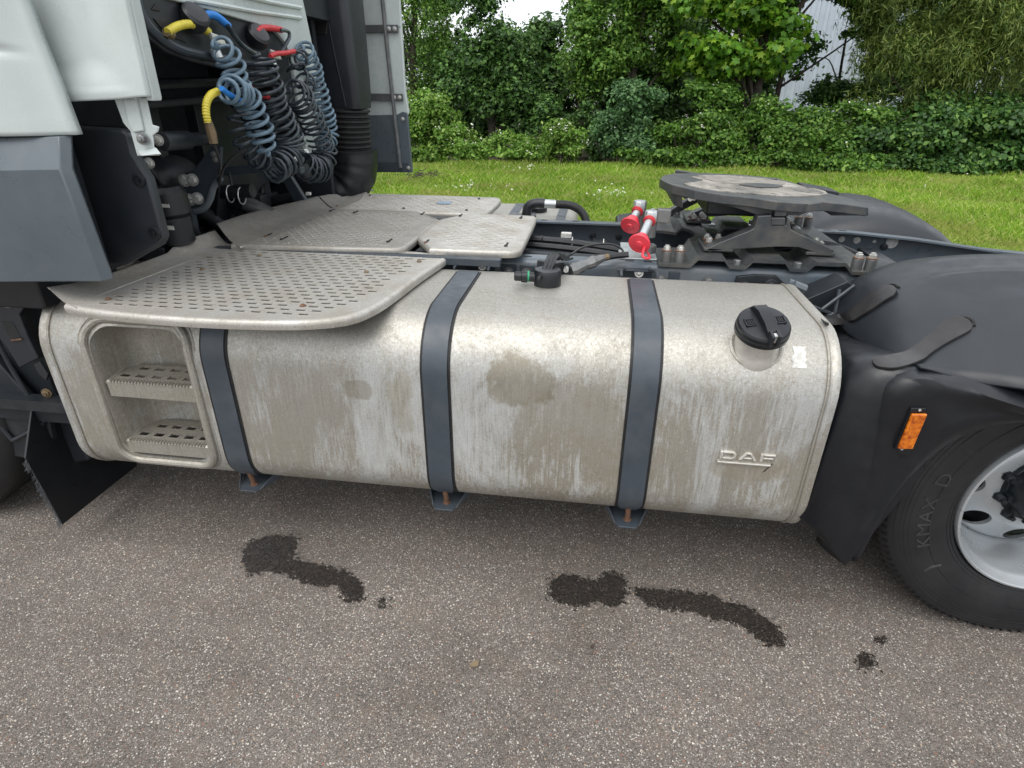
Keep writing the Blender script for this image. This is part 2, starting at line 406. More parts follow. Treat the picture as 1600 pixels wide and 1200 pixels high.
def text_mesh(txt, size=1, extrude=.05, bevel=0):
    c = bpy.data.curves.new('t', 'FONT'); c.body = txt; c.size = size; c.extrude = extrude; c.align_x = 'LEFT'; c.resolution_u = 4
    if bevel: c.bevel_depth = bevel
    o = bpy.data.objects.new('t', c); COL.objects.link(o); dg = bpy.context.evaluated_depsgraph_get(); dg.update()
    me = bpy.data.meshes.new_from_object(o.evaluated_get(dg)); v = [Vector(p.co) for p in me.vertices]; f = [list(p.vertices) for p in me.polygons]
    bpy.data.objects.remove(o); bpy.data.curves.remove(c); bpy.data.meshes.remove(me); return v, f

# ================================================================== setting: ground
def sheet(name, x0, x1, y0, y1, z, mat, n=1):
    v = []; f = []
    for j in range(n+1):
        for i in range(n+1): v.append((x0+(x1-x0)*i/n, y0+(y1-y0)*j/n, z))
    for j in range(n):
        for i in range(n): a = j*(n+1)+i; f.append([a, a+1, a+n+2, a+n+1])
    o = mesh_obj(name, v, f, mat, smooth=False); o['kind'] = 'structure'; return o
sheet('ground', -250, 250, -250, 250, -.03, M['lawn'])
sheet('asphalt_pavement', -40, 40, -30, 3.05, 0, M['asphalt'])
sheet('lawn', -40, 40, 3.05, 13.2, .004, M['lawn'])
mb = MB(); mb.box((-40, 3.0, -.02), (40, 3.08, .018)); mb.build('kerb', simple('concrete_kerb', (.30, .29, .27), .9, 0, (.2, .2, .18), 5, .5, .6, 100), bevel=.005)['kind'] = 'structure'
sheet('hedge_soil', -30, 40, 11.6, 20, .010, M['soil'])

# ------------------------------------------------------------------ wet oil marks on the asphalt
def blob(name, outline, label, seed):
    P = [at(a, b, z=.004) for a, b in outline]
    xs = [p.x for p in P]; ys = [p.y for p in P]; s = .0036; rng = random.Random(seed)
    import itertools
    poly = [(p.x, p.y) for p in P]
    X = np.arange(min(xs)-.02, max(xs)+.02, s); Y = np.arange(min(ys)-.02, max(ys)+.02, s); GX, GY = np.meshgrid(X, Y)
    from mathutils import noise
    ox = np.array([[noise.noise(Vector((a*70, b*70, seed))) + .8*noise.noise(Vector((a*190, b*190, seed))) for a in X] for b in Y])
    oy = np.array([[noise.noise(Vector((a*70, b*70, seed+9))) + .8*noise.noise(Vector((a*190, b*190, seed+9))) for a in X] for b in Y])
    QX = GX + ox*.013; QY = GY + oy*.013; RX = GX + ox*.034; RY = GY + oy*.034
    ins = np.zeros(QX.shape, bool)
    for i in range(len(poly)):
        x1, y1 = poly[i]; x2, y2 = poly[(i+1) % len(poly)]
        if y1 == y2: continue
        c = ((y1 > QY) != (y2 > QY)) & (QX < (x2-x1)*(QY-y1)/(y2-y1)+x1); ins ^= c
    fr = np.zeros(QX.shape, bool)
    for i in range(len(poly)):
        x1, y1 = poly[i]; x2, y2 = poly[(i+1) % len(poly)]
        if y1 == y2: continue
        fr ^= ((y1 > RY) != (y2 > RY)) & (RX < (x2-x1)*(RY-y1)/(y2-y1)+x1)
    ins = (ins & (RNG.random(ins.shape) > .10) & (fr | (RNG.random(ins.shape) > .55))) | (fr & (RNG.random(ins.shape) < .5))
    v = []; f = []; idx = {}
    def vi(j, i):
        if (j, i) not in idx: idx[(j, i)] = len(v); v.append((X[0]+i*s-s/2, Y[0]+j*s-s/2, .004))
        return idx[(j, i)]
    for j, i in zip(*np.nonzero(ins)): f.append([vi(j, i), vi(j, i+1), vi(j+1, i+1), vi(j+1, i)])
    o = mesh_obj(name, v, f, M['wet'], smooth=False, recalc=False); tag(o, label, 'stain'); return o
blob('oil_stain', [(378,862),(392,845),(425,836),(462,838),(465,850),(455,872),(490,880),(525,890),(545,893),(560,905),(570,925),(563,940),(540,942),(535,925),(525,912),(505,918),(470,908),(445,895),(415,893),(388,898),(380,882)],
     'long wet dark oil stain on the asphalt below the left end of the fuel tank', 1)
blob('oil_stain', [(862,905),(880,897),(905,900),(925,908),(940,903),(940,895),(960,894),(976,900),(980,925),(972,945),(955,948),(935,940),(918,942),(905,949),(880,944),(858,932)],
     'squarish wet oil stain in two lobes under the middle of the fuel tank', 2)
blob('oil_stain', [(990,920),(1010,918),(1040,922),(1080,924),(1120,933),(1160,945),(1185,958),(1215,980),(1228,998),(1220,1011),(1198,1008),(1175,990),(1155,975),(1110,965),(1080,955),(1040,952),(1010,945),(995,930)],
     'curved tapering wet oil stain on the asphalt nearest the rear wheel', 3)
blob('oil_stain', [(1338,1022),(1350,1018),(1368,1030),(1370,1042),(1350,1046),(1338,1036)], 'small round oil spot on the asphalt at the lower right', 4)
blob('oil_stain', [(1368,994),(1380,992),(1386,1000),(1376,1008),(1366,1002)], 'tiny oil drop just above the small round oil spot', 5)
blob('oil_stain', [(590,938),(602,934),(606,944),(596,952)], 'faint oil drop right of the long oil stain at the left', 6)

# ================================================================== semi truck
truck = bpy.data.objects.new('semi_truck', None); link(truck); truck.location = (0, 0, 0); truck.empty_display_size = .3
tag(truck, 'white semi truck tractor without trailer, weathered aluminium fuel tank, standing on the asphalt', 'truck')
TR = truck

# ------------------------------------------------------------------ fuel tank
L, W_, ZB, ZT = 2.452, .661, .307, .968
RFT, RFB, RBT, RBB = .175, .145, .13, .10
def tank_profile(off=0.0, n=10):
    """(y,z) loop, counter-clockwise seen from -x; off grows it outwards"""
    out = []
    for cy, cz, r, a0 in ((RFB, ZB+RFB, RFB, 270), (W_-RBB, ZB+RBB, RBB, 270), (W_-RBT, ZT-RBT, RBT, 0), (RFT, ZT-RFT, RFT, 90)):
        pass
    for cy, cz, r, a0 in ((W_-RBB, ZB+RBB, RBB, 270), (W_-RBT, ZT-RBT, RBT, 0), (RFT, ZT-RFT, RFT, 90), (RFB, ZB+RFB, RFB, 180)):
        for k in range(n+1):
            a = R(a0+90*k/n); out.append((cy+(r+off)*math.cos(a), cz+(r+off)*math.sin(a)))
    return out
def yfront(z):
    if z > ZT-RFT: return RFT - math.sqrt(max(0, RFT**2-(z-ZT+RFT)**2))
    if z < ZB+RFB: return RFB - math.sqrt(max(0, RFB**2-(ZB+RFB-z)**2))
    return 0.0
rings = []
for x, off in ((0.022, -.03), (.008, -.016), (.0, -.004), (.003, .002), (.012, .004), (.024, .001), (.030, -.003), (.045, 0), (.12, 0),
               (L*.3, 0), (L*.5, 0), (L*.7, 0), (L-.12, 0), (L-.045, 0), (L-.030, -.003), (L-.024, .001), (L-.012, .004), (L-.003, .002), (L, -.004), (L-.008, -.016), (L-.022, -.03)):
    rings.append([Vector((x, y, z)) for y, z in tank_profile(off)])
tb = MB().loft(rings); tank = tb.build('fuel_tank', M['tank'], TR, angle=50)
RX0, RX1, RZ0, RZ1 = .180, .508, .405, .890
cr = []
for y, sh, r in ((-.25, -.012, .07), (-.02, -.010, .07), (.012, .002, .065), (.05, .008, .065), (.11, .018, .065), (.145, .036, .07), (.165, .062, .08), (.172, .10, .05)):
    cr.append([Vector((x, y, z)) for x, z in rrect(RX0+sh, RX1-sh*.8, RZ0, RZ1-sh*.7, min(r, .09))])
cut = MB().loft(cr).build('c', M['tank'])
apply_bool(tank, cut)
tank.data.shade_smooth(); tank.data.set_sharp_from_angle(angle=R(40))
tank['label'] = 'long dull aluminium fuel tank with chalky streaks and brown road film'
# rolled lip around the step recess
lp = [Vector((x, yfront(z)-.004, z)) for x, z in rrect(RX0-.018, RX1+.014, RZ0-.02, RZ1+.016, .07, 9)]
MB().tube(lp, .0135, 10, closed=True).build('recess_lip', M['step'], tank)
lp = [Vector((x, yfront(z)+.001, z)) for x, z in rrect(RX0-.040, RX1+.034, RZ0-.04, RZ1+.036, .09, 9)]
MB().tube(lp, .0035, 6, closed=True).build('recess_weld', M['step'], tank)
for x in (.034, L-.034):
    MB().tube([Vector((x, y, z)) for y, z in tank_profile(.001)], .0038, 6, closed=True).build('weld_seam', M['step'], tank)

def holed_plate(mb, xr, ys, zf, slots, pad=.005, rise=.0025, depth=.006):
    """rows between successive ys; slots[j] = list of (x0,x1,y0,y1) inside row j; xr(y)->(xl,xr)"""
    for j in range(len(ys)-1):
        ya, yb = ys[j], ys[j+1]; xa0, xa1 = xr(ya); xb0, xb1 = xr(yb); S = slots.get(j, [])
        def quad(p): mb.add([Vector((x, y, zf(x, y))) for x, y in p], [[0, 1, 2, 3]])
        if not S: quad([(xa0, ya), (xa1, ya), (xb1, yb), (xb0, yb)]); continue
        y0 = S[0][2]-pad; y1 = S[0][3]+pad; c0 = xr(y0); c1 = xr(y1)
        quad([(xa0, ya), (xa1, ya), (c0[1], y0), (c0[0], y0)]); quad([(c1[0], y1), (c1[1], y1), (xb1, yb), (xb0, yb)])
        la, lb = c0[0], c1[0]
        for (x0, x1, s0, s1) in S:
            quad([(la, y0), (x0-pad, y0), (x0-pad, y1), (lb, y1)]); la = lb = x1+pad
            o = [(x0-pad, y0), (x1+pad, y0), (x1+pad, y1), (x0-pad, y1)]; i = [(x0, s0), (x1, s0), (x1, s1), (x0, s1)]
            v = [Vector((x, y, zf(x, y))) for x, y in o] + [Vector((x, y, zf(x, y)+rise)) for x, y in i] + [Vector((x, y, zf(x, y)-depth)) for x, y in i]
            mb.add(v, [[0,1,5,4],[1,2,6,5],[2,3,7,6],[3,0,4,7],[4,5,9,8],[5,6,10,9],[6,7,11,10],[7,4,8,11]])
        quad([(la, y0), (c0[1], y0), (c1[1], y1), (lb, y1)])

# two steps in the recess
for zt, yb in ((.700, .140), (.470, .155)):
    mb = MB(); X0, X1, Y0 = RX0+.012, RX1-.006, .012
    if zt > .6: X0 += .0
    ys = [Y0, Y0+.010, Y0+.066, Y0+.122, yb]; sl = {}
    for j, off in ((1, 0), (2, .028)):
        yc = (ys[j]+ys[j+1])/2; row = []; x = X0+.022+off
        while x+.038 < X1-.008: row.append((x, x+.034, yc-.012, yc+.012)); x += .057
        sl[j] = row
    holed_plate(mb, lambda y: (X0, X1), ys, lambda x, y: zt, sl, .006, .002, .003)
    mb.add([(X0,Y0,zt),(X1,Y0,zt),(X1,Y0-.006,zt-.006),(X0,Y0-.006,zt-.006)], [[0,1,2,3]])
    zf_ = .058 if zt > .6 else .050
    mb.box((X0, Y0-.006, zt-zf_), (X1, Y0-.002, zt-.0062)); mb.box((X0, Y0-.002, zt-zf_), (X1, yb-.03, zt-zf_+.003))
    st = mb.build('step', M['step'], tank, angle=30, recalc=False)
    se = MB(); x = X0+.012                                     # serrated front edge
    while x < X1-.012: se.box((x, Y0-.0075, zt-.009), (x+.0055, Y0+.007, zt+.0028)); x += .0115
    o = se.build('grip_teeth', M['step'], st); o['kind'] = 'stuff'
    MB().tube([(X0-.002, Y0-.003, zt-.01), (X0-.002, yb*.6, zt+.002), (X0, yb-.02, zt+.012)], .006, 8).build('weld', M['step'], st)

# filler neck + cap
cn = Vector((2.226, .074, .926)); ax = Vector((0, -.40, .917)).normalized()
neck = MB().lathe([(.072, -.05), (.070, -.012), (.064, .0), (.060, .012), (.058, .085)], cn, ax, 40).build('filler_neck', M['emblem'], tank)
capc = cn + ax*.058
cap = MB().lathe([(.067, 0), (.072, .004), (.072, .016), (.070, .020), (.070, .030), (.066, .036), (.046, .040), (0, .041)], capc, ax, 48).build('filler_cap', M['plastic'], tank, angle=25)
cx_ = Vector((1, 0, 0)); cx_ = (Matrix.Rotation(R(12), 3, ax) @ (cx_-ax*cx_.dot(ax))).normalized(); cy_ = ax.cross(cx_)
def capM(): return Matrix((cx_, cy_, ax)).transposed().to_4x4()
Mc = capM(); Mc.translation = capc + ax*.040
mb = MB(); prof = []
for yy, hh, ww in ((-.068, -.012, .014), (-.055, .014, .015), (-.028, .022, .016), (.02, .022, .016), (.050, .014, .018), (.066, -.010, .020)):
    prof.append([Mc @ Vector(p) for p in ((-ww, yy, -.012), (-ww, yy, hh), (ww, yy, hh), (ww, yy, -.012))])
mb.loft(prof); mb.build('cap_grip', M['plastic'], tank, bevel=.004, angle=40)
mb = MB()
for sx in (-1, 1):
    for a, b, c, d in ((.028, .054, -.014, -.010), (.028, .054, .010, .014), (.028, .031, -.014, .014), (.051, .054, -.014, .014), (.034, .037, -.008, .008), (.039, .042, -.008, .008), (.044, .047, -.008, .008)):
        x0, x1 = (a, b) if sx > 0 else (-b, -a); mb.box((x0, c, -.004), (x1, d, .003), Mc)
mb.build('embossed_mark', M['plastic'], tank, split=True)
mb = MB()
for dx in (-.009, .009): mb.box((dx-.004, -.080, -.018), (dx+.004, -.052, .020), Mc)
mb.build('cap_latch', M['plastic_old'], tank, split=True, bevel=.002)
MB().box((-.006, -.072, -.01), (.006, -.060, .015), Mc).build('latch_key', M['zinc'], tank)
# drip well around neck
wp = []
for k in range(40):
    a = 2*math.pi*k/40; xx = cn.x+.068*math.cos(a); th = math.atan2(cn.z-(ZT-RFT), RFT-cn.y) + .074*math.sin(a)/RFT*.9
    th = min(th, math.pi*.62); wp.append(Vector((xx, RFT-RFT*math.cos(th), ZT-RFT+RFT*math.sin(th))) if th < math.pi/2 else Vector((xx, RFT+(th-math.pi/2)*RFT, ZT)))
MB().tube(wp, .0065, 6, closed=True).build('neck_weld', M['step'], tank)
# torn white label beside the cap (follows the tank's curve)
def tank_patch(name, x0, x1, a0, a1, mat, off=.0008, n=8, jag=0):
    v = []; f = []; rr = random.Random(3)
    for k in range(n+1):
        a = R(a0+(a1-a0)*k/n)
        for x in (x0, x1): v.append((x+rr.uniform(-jag, jag), RFT-(RFT+off)*math.cos(a), ZT-RFT+(RFT+off)*math.sin(a)))
    for k in range(n): f.append([2*k, 2*k+1, 2*k+3, 2*k+2])
    return mesh_obj(name, v, f, mat, tank)
tank_patch('torn_sticker', 2.322, 2.358, 33, 54, M['label'], jag=.005)
# DAF emblem: raised letters, line under them, slanted stroke
def emb(parts, name):
    mb = MB()
    for p in parts: mb.prism([(x, -.008, z) for x, z in p], (0, .010, 0))
    return mb.build(name, M['emblem'], tank, bevel=.002, seg=2, angle=40)
ex, ez, hh = 2.168, .596, .026
emb([[(ex, ez), (ex+.008, ez), (ex+.008, ez+hh), (ex, ez+hh)], [(ex+.008, ez+hh-.006), (ex+.034, ez+hh-.006), (ex+.038, ez+hh), (ex+.008, ez+hh)],
     [(ex+.008, ez), (ex+.038, ez), (ex+.034, ez+.006), (ex+.008, ez+.006)], [(ex+.038, ez), (ex+.046, ez+.007), (ex+.046, ez+hh-.007), (ex+.038, ez+hh), (ex+.034, ez+hh-.006), (ex+.038, ez+hh-.009), (ex+.038, ez+.009), (ex+.034, ez+.006)]], 'emblem_letter')
x = ex+.054
emb([[(x, ez), (x+.009, ez), (x+.022, ez+hh-.005), (x+.018, ez+hh)], [(x+.018, ez+hh), (x+.022, ez+hh-.005), (x+.030, ez+hh-.005), (x+.034, ez+hh)], [(x+.030, ez+hh-.005), (x+.043, ez), (x+.052, ez), (x+.034, ez+hh)], [(x+.013, ez+.005), (x+.039, ez+.005), (x+.036, ez+.010), (x+.016, ez+.010)]], 'emblem_letter')
x = ex+.114
emb([[(x, ez), (x+.008, ez), (x+.008, ez+hh), (x, ez+hh)], [(x+.008, ez+hh-.006), (x+.040, ez+hh-.006), (x+.042, ez+hh), (x+.008, ez+hh)], [(x+.008, ez+.009), (x+.036, ez+.009), (x+.038, ez+.015), (x+.008, ez+.015)]], 'emblem_letter')
emb([[(ex-.004, ez-.015), (ex+.146, ez-.015), (ex+.149, ez-.009), (ex-.004, ez-.009)]], 'emblem_bar')
MB().prism([(ex+.152, -.001, ez-.008), (ex+.155, -.001, ez-.008), (ex+.134, -.001, ez-.040), (ex+.131, -.001, ez-.040)], (0, .003, 0)).build('emblem_stroke', M['rubber'], tank)
# level sensor
sc = Vector((1.61, .40, ZT))
MB().lathe([(.13, -.002), (.115, .0012), (.09, .0018), (.075, .006), (.045, .007), (0, .007)], sc, (0,0,1), 40).build('sensor_boss', M['tank'], tank, angle=60)
sen = MB().lathe([(.044, .005), (.046, .010), (.046, .052), (.042, .060), (0, .061)], sc, (0,0,1), 32).build('level_sensor', M['plastic'], tank, angle=40)
MB().lathe([(.016, .03), (.016, .062), (.020, .064), (.020, .082), (.016, .084), (.016, .105), (.012, .108)], sc+Vector((-.005, 0, .03)), (-1, -.12, .05), 14).build('plug', M['plastic'], tank, angle=40)
MB().lathe([(.0185, 0), (.0185, .007)], sc+Vector((-.062, -.006, .034)), (-1, -.12, .05), 16).build('seal_ring', M['green'], tank)

# ------------------------------------------------------------------ straps over the tank
def tank_strap(xc):
    def band(w, t0, t1, a, b, taper=0):
        ring = []; pr = []
        for y, z in tank_profile(0, 12): pr.append((y, z))
        # walk: back top -> over the top -> down the front
        P = []
        for k in range(6): P.append((W_-RBT-.01-(W_-RBT-.01-RFT)*k/6, ZT, 0, 1))
        for k in range(13):
            an = R(90+90*k/12); P.append((RFT+RFT*math.cos(an), ZT-RFT+RFT*math.sin(an), math.cos(an), math.sin(an)))
        for k in range(1, 8): P.append((0, ZT-RFT-(ZT-RFT-ZB-RFB)*k/8, -1, 0))
        for k in range(int(b)+1):
            an = R(180+9*k); P.append((RFB+RFB*math.cos(an), ZB+RFB+RFB*math.sin(an), math.cos(an), math.sin(an)))
        rings = []
        if taper:
            an = R(180+9*b); ty, tz = -math.sin(an)*-1, math.cos(an); e_ = P[-1]
            for k in (1, 2, 3): P.append((e_[0]+.012*k*.75, e_[1]-.012*k*.66, e_[2], e_[3]))
        for i, (y, z, ny, nz) in enumerate(P):
            ww = w
            if taper and i > len(P)-1-taper: ww = w*(1-(i-(len(P)-1-taper))/taper*.72)
            h = ww/2
            rings.append([Vector((xc-h, y+ny*t0, z+nz*t0)), Vector((xc+h, y+ny*t0, z+nz*t0)), Vector((xc+h, y+ny*t1, z+nz*t1)), Vector((xc-h, y+ny*t1, z+nz*t1))])
        return MB().loft(rings)
    s = band(.076, .0035, .0075, 0, 5, 5).build('tank_strap', M['strap'], TR, bevel=.001, angle=30)
    band(.092, .0, .0032, 0, 5).build('rubber_liner', M['rubber'], s, angle=30)
    yb, zb = RFB+RFB*math.cos(R(225)), ZB+RFB+RFB*math.sin(R(225))
    hook = [(xc, yb-.006, zb+.004), (xc+.001, yb-.002, zb-.018), (xc+.002, yb+.004, zb-.052), (xc+.002, yb+.006, zb-.078)]
    MB().tube(hook, .0085, 8).build('tension_bolt', M['rust'], s)
    MB().lathe([(.014, 0), (.014, .016)], hook[2], Vector(hook[3])-Vector(hook[2]), 6).build('nut', M['rust'], s)
    # foot: folded plate under the tank with two side gussets
    zf = zb-.055
    mb = MB(); poly = [(xc-.030, yb-.034, zf), (xc+.030, yb-.034, zf), (xc+.085, yb+.10, zf), (xc+.085, .55, zf), (xc-.085, .55, zf), (xc-.085, yb+.10, zf)]
    mb.prism(poly, (0, 0, -.006))
    for sx in (-1, 1): mb.prism([(xc+sx*.037, yb-.022, zf), (xc+sx*.086, yb+.10, zf), (xc+sx*.086, yb+.10, zf+.05), (xc+sx*.045, yb-.002, zf+.012)], (sx*.004, 0, 0))
    mb.box((xc-.05, .55, zf-.006), (xc+.05, .74, zf+.08))
    mb.build('support_foot', M['strap'], s, bevel=.0015)
    # hanger on the frame at the top
    yh = W_-RBT+.0
    mb = MB()
    mb.box((xc-.06, .732, .86), (xc+.06, .738, .95)); mb.box((xc-.075, .70, .948), (xc+.075, .738, .953))
    mb.build('hanger_bracket', M['frame'], s, bevel=.002)
    for sx in (-1, 1):
        MB().tube(spline([(xc+sx*.048, .735, .955), (xc+sx*.048, .70, .958), (xc+sx*.062, .62, .975), (xc+sx*.064, .56, .972)], 5), .005, 6).build('hanger_rod', M['strap'], s)
    MB().bolt((xc+.01, .732, .935), (0, -1, .3), .012, .014).build('bolt', M['zinc'], s)
    return s
for xc in (.607, 1.314, 1.927): tank_strap(xc)

# ------------------------------------------------------------------ catwalk plates
def poly_range(poly):
    def xr(y):
        xs = []
        for i in range(len(poly)):
            (x1, y1), (x2, y2) = poly[i], poly[(i+1) % len(poly)]
            if y1 == y2:
                if abs(y-y1) < 1e-9: xs += [x1, x2]
                continue
            t = (y-y1)/(y2-y1)
            if -1e-9 <= t <= 1+1e-9: xs.append(x1+(x2-x1)*t)
        return (min(xs), max(xs))
    return xr
def smooth_poly(P, it=2):
    for _ in range(it):
        Q = []
        for i in range(len(P)):
            a = P[i]; b = P[(i+1) % len(P)]
            if math.dist(a[:2], b[:2]) < .012: Q.append(a); continue
            Q.append((a[0]*.75+b[0]*.25, a[1]*.75+b[1]*.25)); Q.append((a[0]*.25+b[0]*.75, a[1]*.25+b[1]*.75))
        P = Q
    return P
def name_open(P): return P[0][0] < .9
def catwalk(name, P, z, mat, pitch, slen, sw, rowp, my=.03, mxl=.03, mxr=.03, rise=.0025, pad=.005, drop=.026, lipx=None, label=None, skip=()):
    xr = poly_range(P); y0 = min(p[1] for p in P)+1e-5; y1 = max(p[1] for p in P)-1e-5
    ys = [y0, y0+.004, y0+.010, y0+.018]; slots = {}; y = y0+max(my, .024); ys.append(y); k = 0
    while y+rowp < y1-my:
        a = xr(y); b = xr(y+rowp); xl = max(a[0], b[0])+mxl; xx = min(a[1], b[1])-mxr
        yc = y+rowp/2; row = []; x = math.ceil(xl/pitch)*pitch + (pitch/2 if k % 2 else 0)
        while x+slen < xx:
            if not any(abs(x+slen/2-sx) < .03 and abs(yc-sy) < .02 for sx, sy in skip): row.append((x, x+slen, yc-sw/2, yc+sw/2))
            x += pitch
        slots[len(ys)-1] = row; y += rowp; ys.append(y); k += 1
    ys += [q for q in (y1-.018, y1-.010, y1-.004, y1) if q > y+.002]
    mb = MB(); holed_plate(mb, xr, ys, lambda x, y: z, slots, pad, rise, .0015)
    o = mb.build(name, mat, TR, recalc=False, angle=30)
    # rolled rim
    n = len(P); rings = []
    for i in range(n):
        op = name_open(P); a = Vector((*P[i-1], 0)) if (i or not op) else Vector((*P[0], 0)); b = Vector((*P[i], 0)); c = Vector((*P[(i+1) % n], 0)) if (i < n-1 or not op) else b
        t = (c-a).normalized(); nn = Vector((t.y, -t.x, 0))
        rings.append([b + nn*u + Vector((0, 0, z+h)) for u, h in ((-.004, .0012), (.003, .0015), (.009, -.001), (.013, -.006), (.0135, -.014), (.011, -drop), (.007, -drop), (.008, -.012), (.003, -.006), (-.004, -.002))])
    if not name_open(P): rings.append(rings[0])
    MB().loft(rings, True, False).build('rolled_rim', mat, o, angle=50, recalc=True)
    if label: o['label'] = label
    return o
def smooth_open(P, it=1):
    for _ in range(it):
        Q = [P[0]]
        for i in range(len(P)-1):
            a, b = P[i], P[i+1]
            if math.dist(a, b) < .02: Q += [a, b] if i else [b]; continue
            if i: Q.append((a[0]*.75+b[0]*.25, a[1]*.75+b[1]*.25))
            if i < len(P)-2: Q.append((a[0]*.25+b[0]*.75, a[1]*.25+b[1]*.75))
        Q.append(P[-1]); P = [q for k, q in enumerate(Q) if k == 0 or math.dist(q, Q[k-1]) > 1e-6]
    return P
def ccw(P):
    a = sum(P[i][0]*P[(i+1) % len(P)][1]-P[(i+1) % len(P)][0]*P[i][1] for i in range(len(P)))
    return P if a > 0 else P[::-1]
PA = ccw([(.245, -.085), (.34, -.112), (.50, -.130), (.73, -.135), (.93, -.118), (1.03, -.092), (1.095, -.050), (1.125, .02), (1.145, .12), (1.168, .355), (1.20, .56), (1.205, .60), (1.19, .625), (1.05, .655), (.30, .655)])
boltsA = [(.335, -.035), (.93, .0), (.99, .36), (.42, .30), (1.13, .52), (.52, .50)]
pA = catwalk('catwalk_plate', smooth_open(PA, 1), 1.0, M['plateA'], .0475, .0285, .0125, .0325, my=.050, mxl=.045, mxr=.045, rise=.0012, pad=.004, skip=boltsA, label='nearest pale perforated catwalk plate over the left end of the tank')
def rbolt(parent, x, y, z, mat, r=.0085):
    MB().lathe([(r*1.1, 0), (r*1.05, .002), (r*.8, .003), (r*.6, .005), (0, .0055)], (x, y, z+.0012), (0, 0, 1), 12).build('rivet', mat, parent)
for i, (x, y) in enumerate(boltsA): rbolt(pA, x, y, 1.0, M['rust'] if i in (0, 1) else M['brass'])
def lip(parent, ys, prof, z, mat):
    """upturned left edge: prof(y) -> list of (x, dz)"""
    rings = [[Vector((x, y, z+dz)) for x, dz in prof(y)] for y in ys]
    mb = MB()
    top = rings; bot = [[p+Vector((-.001, 0, -.005)) for p in r] for r in rings]
    k = len(rings[0])
    mb.loft([r + b[::-1] for r, b in zip(top, bot)], True, True)
    return mb.build('upturned_lip', mat, parent, angle=50)
def lip_from(parent, inner, outer, z, mat, start=None):
    """inner (x,y) points at plate level, outer 3D edge points; a smooth upturned flange between"""
    n = len(inner); rings = []
    for (ix, iy), o in zip(inner, outer):
        a = Vector((ix, iy, z+.0015)); b = Vector(o); r = []
        for t, e in ((-.32, -.07), (.0, .0), (.16, .03), (.34, .14), (.52, .34), (.72, .62), (.92, .93), (1.0, 1.0), (1.06, .99)):
            p = a.lerp(b, t); p.z = a.z + (b.z-a.z)*e; r.append(p)
        rings.append(r)
    mb = MB(); mb.loft([r+[p+Vector((.002, 0, -.006)) for p in r[::-1]] for r in rings], True, True)
    return mb.build('upturned_lip', mat, parent, angle=50)
outA = [at(75, 449, y=-.045), at(110, 444, x=.165), at(175, 428, x=.175), at(230, 408, x=.19), at(262, 396, x=.20), at(270, 388, x=.203), at(281, 379, x=.206), at(300, 372, x=.212), at(336, 360, x=.222)]
lip_from(pA, [(.262, -.096), (.25, -.03), (.258, .12), (.272, .30), (.28, .40), (.283, .44), (.288, .49), (.293, .55), (.302, .655)], outA, 1.0, M['plateA'])
PB = ccw([(.365, .585), (.99, .625), (1.02, .635), (1.032, .66), (1.035, 1.33), (.445, 1.33)])
boltsB = [(.43, .72), (.52, .68), (.95, .71), (.93, 1.27), (.60, 1.25), (.47, 1.27)]
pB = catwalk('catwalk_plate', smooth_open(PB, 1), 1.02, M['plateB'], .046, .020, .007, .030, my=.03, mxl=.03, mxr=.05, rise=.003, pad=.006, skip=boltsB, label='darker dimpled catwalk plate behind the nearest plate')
outB = [at(339, 350, x=.235), at(380, 336, x=.25), at(430, 323, x=.275), at(470, 314, x=.30), at(497, 307, x=.32)]
lip_from(pB, [(.37, .590), (.39, .78), (.415, 1.0), (.435, 1.18), (.45, 1.335)], outB, 1.02, M['plateB'])
PC = ccw([(1.05, .64), (1.43, .652), (1.465, .665), (1.475, .70), (1.472, 1.29), (1.46, 1.325), (1.05, 1.335)])
boltsC = [(1.10, .72), (1.42, .72), (1.12, 1.26), (1.41, 1.26)]
pC = catwalk('catwalk_plate', smooth_poly(PC, 1), 1.02, M['plateA'], .046, .026, .006, .030, my=.03, mxl=.04, mxr=.04, rise=.003, pad=.006, skip=boltsC, label='small light catwalk plate nearest the fifth wheel')
PD = ccw([(.445, 1.345), (1.19, 1.345), (1.22, 1.36), (1.235, 1.70), (1.22, 1.78), (1.19, 1.80), (.445, 1.80)])
boltsD = [(.45, 1.40), (.80, 1.40), (1.12, 1.41), (.5, 1.74), (1.12, 1.74)]
pD = catwalk('catwalk_plate', smooth_open(PD, 1), 1.02, M['plateA'], .050, .026, .006, .034, my=.03, mxl=.04, mxr=.04, rise=.003, pad=.006, skip=boltsD, label='furthest catwalk plate at the grass side of the truck')
outD = [at(499, 307, x=.325), at(515, 304, x=.335), at(527, 304, x=.34), at(535, 308, x=.36), at(548, 306, x=.35), at(562, 301, x=.33), at(575, 297, x=.32), at(583, 297, x=.34)]
lip_from(pD, [(.45, 1.35), (.455, 1.42), (.46, 1.47), (.465, 1.52), (.465, 1.57), (.465, 1.66), (.46, 1.74), (.45, 1.80)], outD, 1.02, M['plateB'])
for pl, bl in ((pB, boltsB), (pC, boltsC), (pD, boltsD)):
    for i, (x, y) in enumerate(bl):
        rbolt(pl, x, y, 1.02, M['rubber'] if i else M['rust'], .007)
        if pl is not pD:
            o = MB().box((x-.004, y+.012, 1.0208), (x+.004, y+.05, 1.0235)).build('latch_slot', M['rubber'], pl, bevel=.001)
MB().box((.93, 1.55, 1.0215), (1.0, 1.62, 1.0245)).build('blue_tag', simple('blue_grey_tag', (.22, .30, .38), .5), pD)
